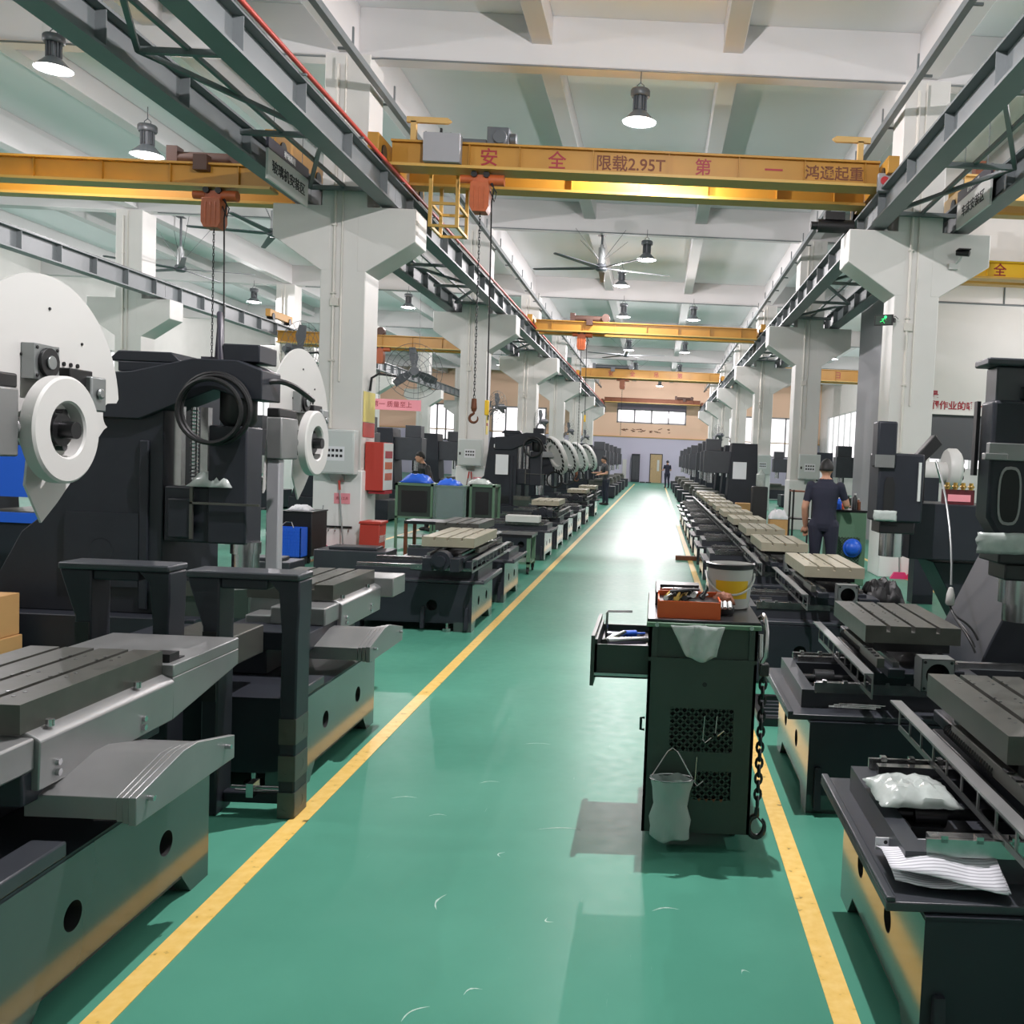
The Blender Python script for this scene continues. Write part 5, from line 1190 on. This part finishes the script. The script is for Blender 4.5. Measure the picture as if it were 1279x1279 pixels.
bs = thing('machine_guard', 'bright blue sheet guard at the left edge behind first white disc', 'guard', (-6.6,9.2,.45)); MB().box(0,.95,0,.03,.55,1.05).box(.1,.75,-.02,.0,.3,.4).box(0,.95,.0,.5,.0,.3,1).build('panel', [M['blue'],M['paint']], bs)
MB().box(.0,.08,.1,.2,-.45,.0).box(.85,.93,.1,.2,-.45,.0).build('leg', M['oiled'], bs)
bn = thing('banner', 'pale pink slogan banner hung deep in the left bay', 'banner', (-8.6,30,3.05)); MB().box(-1.1,1.1,0,.02,-.17,.17).build('cloth', M['pinkpaper'], bn); text('安全第一 质量至上', .2, M['redsign'], bn, (0,-.004,0), FRONT, ext=.001)
MB().cyl((-1.0,.01,.17),(-1.0,.01,4.6),.006,n=5).cyl((1.0,.01,.17),(1.0,.01,4.6),.006,n=5).build('hanging_wire', M['cage'], bn)
ob = MB().box(.38,.72,15.5,15.62,.0,.07); o = ob.build('wooden_block', M['rust']); tag(o, 'reddish wooden block on the right yellow line', 'block')

# ================================================================== things along the right side
ex = thing('exit_sign', 'green lit running man exit sign on the nearest right column', 'sign', (3.30,14.22,3.86), -.5); MB().box(-.14,.14,0,.03,-.08,.08).build('sign_case', M['black'], ex)
exf = MB().box(-.12,.12,-.004,0,-.065,.065).build('sign_face', M['dkgreen'], ex)
rm = MB().cyl((.03,-.006,.042),(.03,-.004,.042),.02,n=10)
for a, b_ in (((.01,.02),(-.01,-.01)),((-.01,-.01),(.02,-.05)),((-.01,-.01),(-.045,-.03)),((.01,.02),(-.03,.01)),((.01,.02),(.04,.0))): rm.bar((a[0],-.005,a[1]),(b_[0],-.005,b_[1]),.024,.002)
rm.build('pictogram', M['exit'], exf); MB().tube([(.1,.01,0),(.16,.04,.06),(.2,.08,.02)],.006,5).box(.12,.16,.02,.09,-.03,.03).build('cable', M['black'], ex)
cc = thing('security_camera', 'black security camera on the corbel of the nearest right column', 'camera', (4.34,14.29,4.72)); MB().box(-.1,.04,-.06,0,-.06,.02).build('mount_box', M['white'], cc)
MB().tube([(.0,-.05,.02),(.03,-.12,.06),(.06,-.16,.12)],.014,8).build('bracket', M['offwhite'], cc); MB().cyl((-.02,-.12,.17),(.14,-.22,.14),.045).box(-.03,.15,-.26,-.1,.19,.205).build('camera_body', M['black'], cc)
rk = thing('wire_rack', 'narrow black shelf rack left of the man', 'rack', (2.0,13.7,0))
for x in (0,.28):
    for y in (0,.36): MB().box(x,x+.025,y,y+.025,0,1.28).build('post', M['black'], rk)
for z in (.3,.85,1.25): MB().box(0,.305,0,.385,z,z+.02).build('shelf', M['rust' if z > 1 else 'oiled'], rk)
gc = thing('tool_cabinet', 'green tool cabinet beside the man with perforated door', 'cabinet', (2.36,12.4,0)); MB().box(0,.44,0,.7,.08,1.05).build('body', M['green'], gc, .01); MB().box(-.01,.45,-.01,.71,1.05,1.075).build('top_plate', M['oiled'], gc)
lt = MB(); lattice(lt,.08,.36,.35,.72,-.006,.04); lt.build('grille_panel', M['dkgreen'], gc)
for x in (.05,.39):
    for y in (.06,.62): MB().cyl((x-.012,y,.04),(x+.012,y,.04),.04).build('caster', M['black'], gc)
hm = thing('safety_helmet', 'blue safety helmet hung on the green cabinet', 'helmet', (2.62,12.36,.58)); MB().lathe([(0,-.09),(.05,-.085),(.09,-.05),(.105,0),(.125,.005),(.0,.004)], (0,0,0), 'y', 20).build('shell', M['blue'], hm)
BT = [('blue bottle cap oil can on the green cabinet','blue',.04,.16),('orange spray can on the green cabinet','toolorange',.03,.2),('white plastic bottle on the green cabinet','white',.04,.18),('dark bottle at the back of the green cabinet','black',.035,.22),('brown bottle on the green cabinet','rust',.04,.15)]
for k, (l, m, r_, hh) in enumerate(BT):
    t = thing('bottle', l, 'bottle', (2.44+k*.07,12.5+.13*(k%3),1.076), 0, 'bottles on the green cabinet'); MB().lathe([(0,0),(r_,0),(r_,hh*.7),(r_*.5,hh*.82),(r_*.45,hh*.9),(0,hh*.9)], n=14).build('bottle_body', M[m], t); MB().cyl((0,0,hh*.9),(0,0,hh),r_*.5,n=10).build('cap', M['white'], t)
bb = thing('water_trolley', 'black cabinet with water bottle behind the right machine tables', 'cabinet', (2.30,22.3,0)); MB().box(0,.36,0,.4,.05,1.12).build('body', M['black'], bb, .02); MB().box(.14,.24,-.01,0,.2,.4).build('yellow_label', M['brightyellow'], bb); MB().box(.02,.1,.02,.1,0,.05).box(.26,.34,.3,.38,0,.05).box(.02,.1,.3,.38,0,.05).box(.26,.34,.02,.1,0,.05).build('foot', M['black'], bb)
wb_ = thing('water_bottle', 'clear water bottle standing on the black cabinet', 'bottle', (2.5,22.5,1.121)); MB().lathe([(0,0),(.1,0),(.11,.02),(.11,.28),(.04,.36),(.035,.4),(0,.4)], n=20).build('bottle_body', M['bag'], wb_)
bx = thing('cardboard_box', 'cardboard box under a white sack right of the black cabinet', 'box', (2.62,21.3,0)); MB().box(0,.42,0,.4,0,.42).build('carton', M['card'], bx, .01)
sk = thing('white_sack', 'white sack lying on the cardboard box', 'sack', (2.83,21.5,.424)); crumple('sack_body', .46, .42, .24, 'paper', sk, 51)
bx2 = thing('cardboard_box', 'small brown box left of the black cabinet', 'box', (2.12,24.6,0)); MB().box(0,.4,0,.4,0,.62).build('carton', M['card'], bx2, .01)
ob2 = thing('orange_box', 'brown and orange carton at the foot of the nearest right column', 'box', (4.18,13.7,0)); MB().prism([(0,0),(.36,0),(.35,.34),(.27,.42),(.06,.42),(0,.36)],'y',0,.35).build('carton', M['card'], ob2, .01); MB().box(.0,.36,-.004,0,.1,.115).build('strap', M['wood'], ob2)
fx = thing('clamp_plate', 'black plate with two round white holes leaning behind second right table', 'plate', (2.78,8.0,.0)); MB().box(0,.16,0,.08,0,.42).build('plate', M['black'], fx, .005)
for z in (.12,.28): MB().cyl((.08,-.004,z),(.08,.0,z),.04,n=16).build('round_hole', M['white'], fx)
wc = thing('white_carousel', 'white tool carousel in front of the grey shutter', 'carousel', (3.55,11.6,0)); MB().lathe([(0,0),(.24,0),(.26,.03),(.26,.12),(.22,.16),(0,.16)], (0,0,1.66), 'x', 28).cyl((-.5,0,1.62),(0,0,1.62),.13,n=20).build('drum', M['white'], wc)
pk_ = MB()
for k in range(12): a = 2*PI*k/12; pk_.cyl((.16,.19*math.cos(a),1.66+.19*math.sin(a)),(.172,.19*math.cos(a),1.66+.19*math.sin(a)),.03,n=8)
pk_.build('pocket', M['black'], wc); MB().box(-.35,-.1,-.12,.12,0,1.55).build('stand_post', M['paint'], wc)
fc = thing('tall_cabinet', 'dark tall cabinet beside the door on the far wall', 'cabinet', (-1.9,FARY-.75,0)); MB().box(0,.62,0,.5,0,2.15).build('body', M['paint'], fc, .01); MB().box(.05,.3,-.01,0,.2,2.0).box(.32,.57,-.01,0,.2,2.0).build('door', M['paint_soft'], fc)
tw = MB().box(-2.6,-2.3,FARY-.26,FARY-.2,.0,1.7); o = tw.build('door_leaflet', M['white']); tag(o, 'narrow white panel left of the far tall cabinet', 'panel')
# loose pallet boards at the far end
for k, (x, l) in enumerate(((-1.2,'flat board on the floor left of the far door'),(-.75,'flat board on the floor in front of the far door'))):
    o = MB().box(x,x+.4,FARY-2.2,FARY-1.7,0,.08).build('floor_board', M['oiled']); tag(o, l, 'board', 'boards before the far door')
# ================================================================== people
def person(label, loc, rot, J, shirt='navy', trousers='navy', sc=1.0, sleeves=True, bend=0):
    # J: joints in local metres, x right, y forward (faces +y), z up, for a 1.70 m figure
    mb = MB()
    def limb(pts, rs, n=12): mb.tube(pts, rs, n); [mb.lathe([(r*math.sin(PI*i/6), -r*math.cos(PI*i/6)) for i in range(7)], p, 'z', 10) for p, r in zip(pts, rs)]
    def ell(c, r, n=14): mb.lathe([(math.sin(PI*i/10), -math.cos(PI*i/10)) for i in range(11)], (0,0,0), 'z', n); i0 = len(mb.v)-11*n; mb.v[i0:] = [(c[0]+x*r[0], c[1]+y*r[1], c[2]+z*r[2]) for x, y, z in mb.v[i0:]]
    hipz = J.get('hip', .90); lean = J.get('lean', 0.0)
    def T(z, f=0): return lean*(z-hipz)
    tz = [(.80,.10,.08),(.84,.15,.105),(.90,.168,.118),(.98,.158,.112),(1.08,.15,.106),(1.18,.160,.112),(1.28,.176,.116),(1.36,.178,.108),(1.42,.13,.085),(1.46,.075,.06)]
    n_ = 24; b0 = len(mb.v); mb.add([(rx*math.copysign(abs(math.cos(2*PI*j/n_))**.85, math.cos(2*PI*j/n_)), T(z)+ry*math.sin(2*PI*j/n_), z) for z, rx, ry in tz for j in range(n_)], [(i*n_+j, i*n_+(j+1)%n_, (i+1)*n_+(j+1)%n_, (i+1)*n_+j) for i in range(len(tz)-1) for j in range(n_)] + [tuple(range(n_))[::-1], tuple((len(tz)-1)*n_+j for j in range(n_))])
    ell((0,T(1.45),1.445),(.10,.07,.06)); limb([(0,T(1.42),1.42),(0,T(1.53)+.01,1.53)],[.06,.052])
    hx, hy, hz = 0, T(1.6)+.02, 1.60
    ell((hx,hy,hz+.005),(.074,.092,.112)); ell((hx,hy+.035,hz-.05),(.05,.055,.06)); ell((hx,hy+.098,hz-.01),(.013,.02,.022)); ell((hx,hy+.085,hz-.055),(.022,.012,.008))
    for s_ in (-1,1): ell((s_*.076,hy-.005,hz-.005),(.012,.022,.032)); ell((s_*.03,hy+.08,hz+.02),(.014,.01,.008))
    for s_, side in ((-1,'l'),(1,'r')):
        sh = (s_*.185, T(1.38), 1.385); el = J['el'+side]; wr = J['wr'+side]
        limb([sh,((sh[0]+el[0])/2,(sh[1]+el[1])/2,(sh[2]+el[2])/2),el],[.062,.054,.044]); limb([el,((el[0]+wr[0])/2,(el[1]+wr[1])/2,(el[2]+wr[2])/2),wr],[.044,.042,.029])
        d = (Vector(wr)-Vector(el)).normalized(); u = d.orthogonal().normalized(); v_ = d.cross(u); wv = Vector(wr)
        pm = wv + d*.05; ell(tuple(pm),(.036,.036,.05) if abs(d.z) > .6 else (.036,.052,.03))
        sd = Vector((1,0,0)) if abs(d.x) < .8 else Vector((0,1,0)); sd = (sd-d*sd.dot(d)).normalized(); cu = d.cross(sd)*(-s_)
        for k, ln in enumerate((.068,.078,.072,.055)):
            r0 = wv + d*.085 + sd*(.028-.019*k)*s_; limb([tuple(r0-d*.03),tuple(r0+d*ln*.55),tuple(r0+d*ln*.9+cu*.02)],[.0105,.0095,.008],8)
        r0 = wv + d*.03 + sd*.03*s_; limb([tuple(r0),tuple(r0+d*.035+sd*.02*s_+cu*.01),tuple(r0+d*.065+sd*.022*s_+cu*.02)],[.013,.011,.009],8)
        hp = (s_*.095,0,hipz-.02); kn = J['kn'+side]; an = J['an'+side]
        limb([hp,((hp[0]+kn[0])/2,(hp[1]+kn[1])/2,(hp[2]+kn[2])/2),kn],[.105,.088,.066]); limb([kn,((kn[0]+an[0])/2,(kn[1]+an[1])/2-.01,(kn[2]+an[2])/2+.04),(an[0],an[1],an[2]+.02)],[.066,.064,.05])
        ell((an[0],an[1]+.055,.045),(.048,.13,.045))
    o = mb.build('body', [M[shirt],M[trousers],M['skin'],M['black']])
    r_ = o.modifiers.new('remesh','REMESH'); r_.mode = 'VOXEL'; r_.voxel_size = .0095; r_.use_smooth_shade = True
    sm = o.modifiers.new('smooth','SMOOTH'); sm.iterations = 3; sm.factor = .5
    bpy.context.view_layer.update(); dg = bpy.context.evaluated_depsgraph_get(); me = bpy.data.meshes.new_from_object(o.evaluated_get(dg)); o.modifiers.clear(); o.data = me
    me.materials.clear(); [me.materials.append(M[k]) for k in (shirt,trousers,'skin','black')]
    el_, er_ = Vector(J['ell']), Vector(J['elr'])
    for p in me.polygons:
        c = p.center; m = 0; p.use_smooth = True
        if c.z > 1.475: m = 2
        elif c.z < .09: m = 3
        elif c.z < .92 and abs(c.x) < .19 and c.y < .12 + .5*(.9-c.z): m = 1
        for s_, side in ((-1,'l'),(1,'r')):
            e, w_ = Vector(J['el'+side]), Vector(J['wr'+side]); sh = Vector((s_*.185,T(1.38),1.385)); q = sh.lerp(e, .72)
            dfa = min((c-e.lerp(w_, t_/8)).length for t_ in range(0,15)); 
            if c.x*s_ > .12 and (dfa < .075 or (c-q).dot(e-sh) > 0 and (c-e).length < .13) and c.z < 1.4 and (abs(c.x) > .165 or c.y > .13): m = 2
        p.material_index = m
    t = thing('person', label, 'person', loc, rot); t.scale = (sc,sc,sc); o.parent = t
    h = MB(); i0 = 0
    vs = []
    for i in range(9):
        ph = PI*i/16
        for j in range(20):
            th = 2*PI*j/20; front = math.sin(th) > .35; zz = math.cos(ph)*.116
            zmin = .035 if front else (-.045 if math.sin(th) < -.1 else .0)
            vs.append((hx+math.cos(th)*math.sin(ph)*.081, hy-.006+math.sin(th)*math.sin(ph)*.099, hz+.008+max(zz*1.0 - (ph/(PI/2))**2*(0.0 if front else .03), zmin if i == 8 else -1)))
    h.add(vs, [(i*20+j, (i+1)*20+j, (i+1)*20+(j+1)%20, i*20+(j+1)%20) for i in range(8) for j in range(20)], 0, True)
    hb = h.build('hair', M['hair'], t); s_ = hb.modifiers.new('thick','SOLIDIFY'); s_.thickness = .012; s_.offset = 1
    return t
person('man in navy shirt and trousers standing with his back turned beside green cabinet', (2.18,12.1,0), -.25,
    dict(ell=(-.25,-.02,1.10), wrl=(-.245,.10,.86), elr=(.27,.08,1.16), wrr=(.26,.30,1.125), knl=(-.10,.02,.49), anl=(-.11,-.02,.08), knr=(.11,.03,.49), anr=(.13,.02,.08)), sc=1.0)
person('worker in grey reaching out with one arm beside the last white carousel', (-1.75,33.4,0), PI*.62,
    dict(ell=(-.26,.08,1.12), wrl=(-.22,.32,1.08), elr=(.26,.1,1.13), wrr=(.2,.36,1.12), knl=(-.10,.02,.49), anl=(-.11,-.02,.08), knr=(.11,.03,.49), anr=(.13,.02,.08), lean=.12), 'paint_soft', 'navy')
person('dark clothed worker bent over behind the green tool cabinets', (-4.55,19.2,0), PI*.7,
    dict(ell=(-.25,.16,1.12), wrl=(-.12,.36,1.12), elr=(.25,.16,1.12), wrr=(.1,.38,1.14), knl=(-.10,.05,.49), anl=(-.11,-.02,.08), knr=(.11,.03,.49), anr=(.13,.02,.08), lean=.35), 'black', 'black', .93)
person('distant worker in dark blue at the far end of right row', (.70,59,0), .4,
    dict(ell=(-.25,.05,1.12), wrl=(-.2,.3,1.1), elr=(.25,.05,1.12), wrr=(.2,.3,1.1), knl=(-.10,.02,.49), anl=(-.11,-.02,.08), knr=(.11,.03,.49), anr=(.13,.02,.08)), 'navy', 'navy')
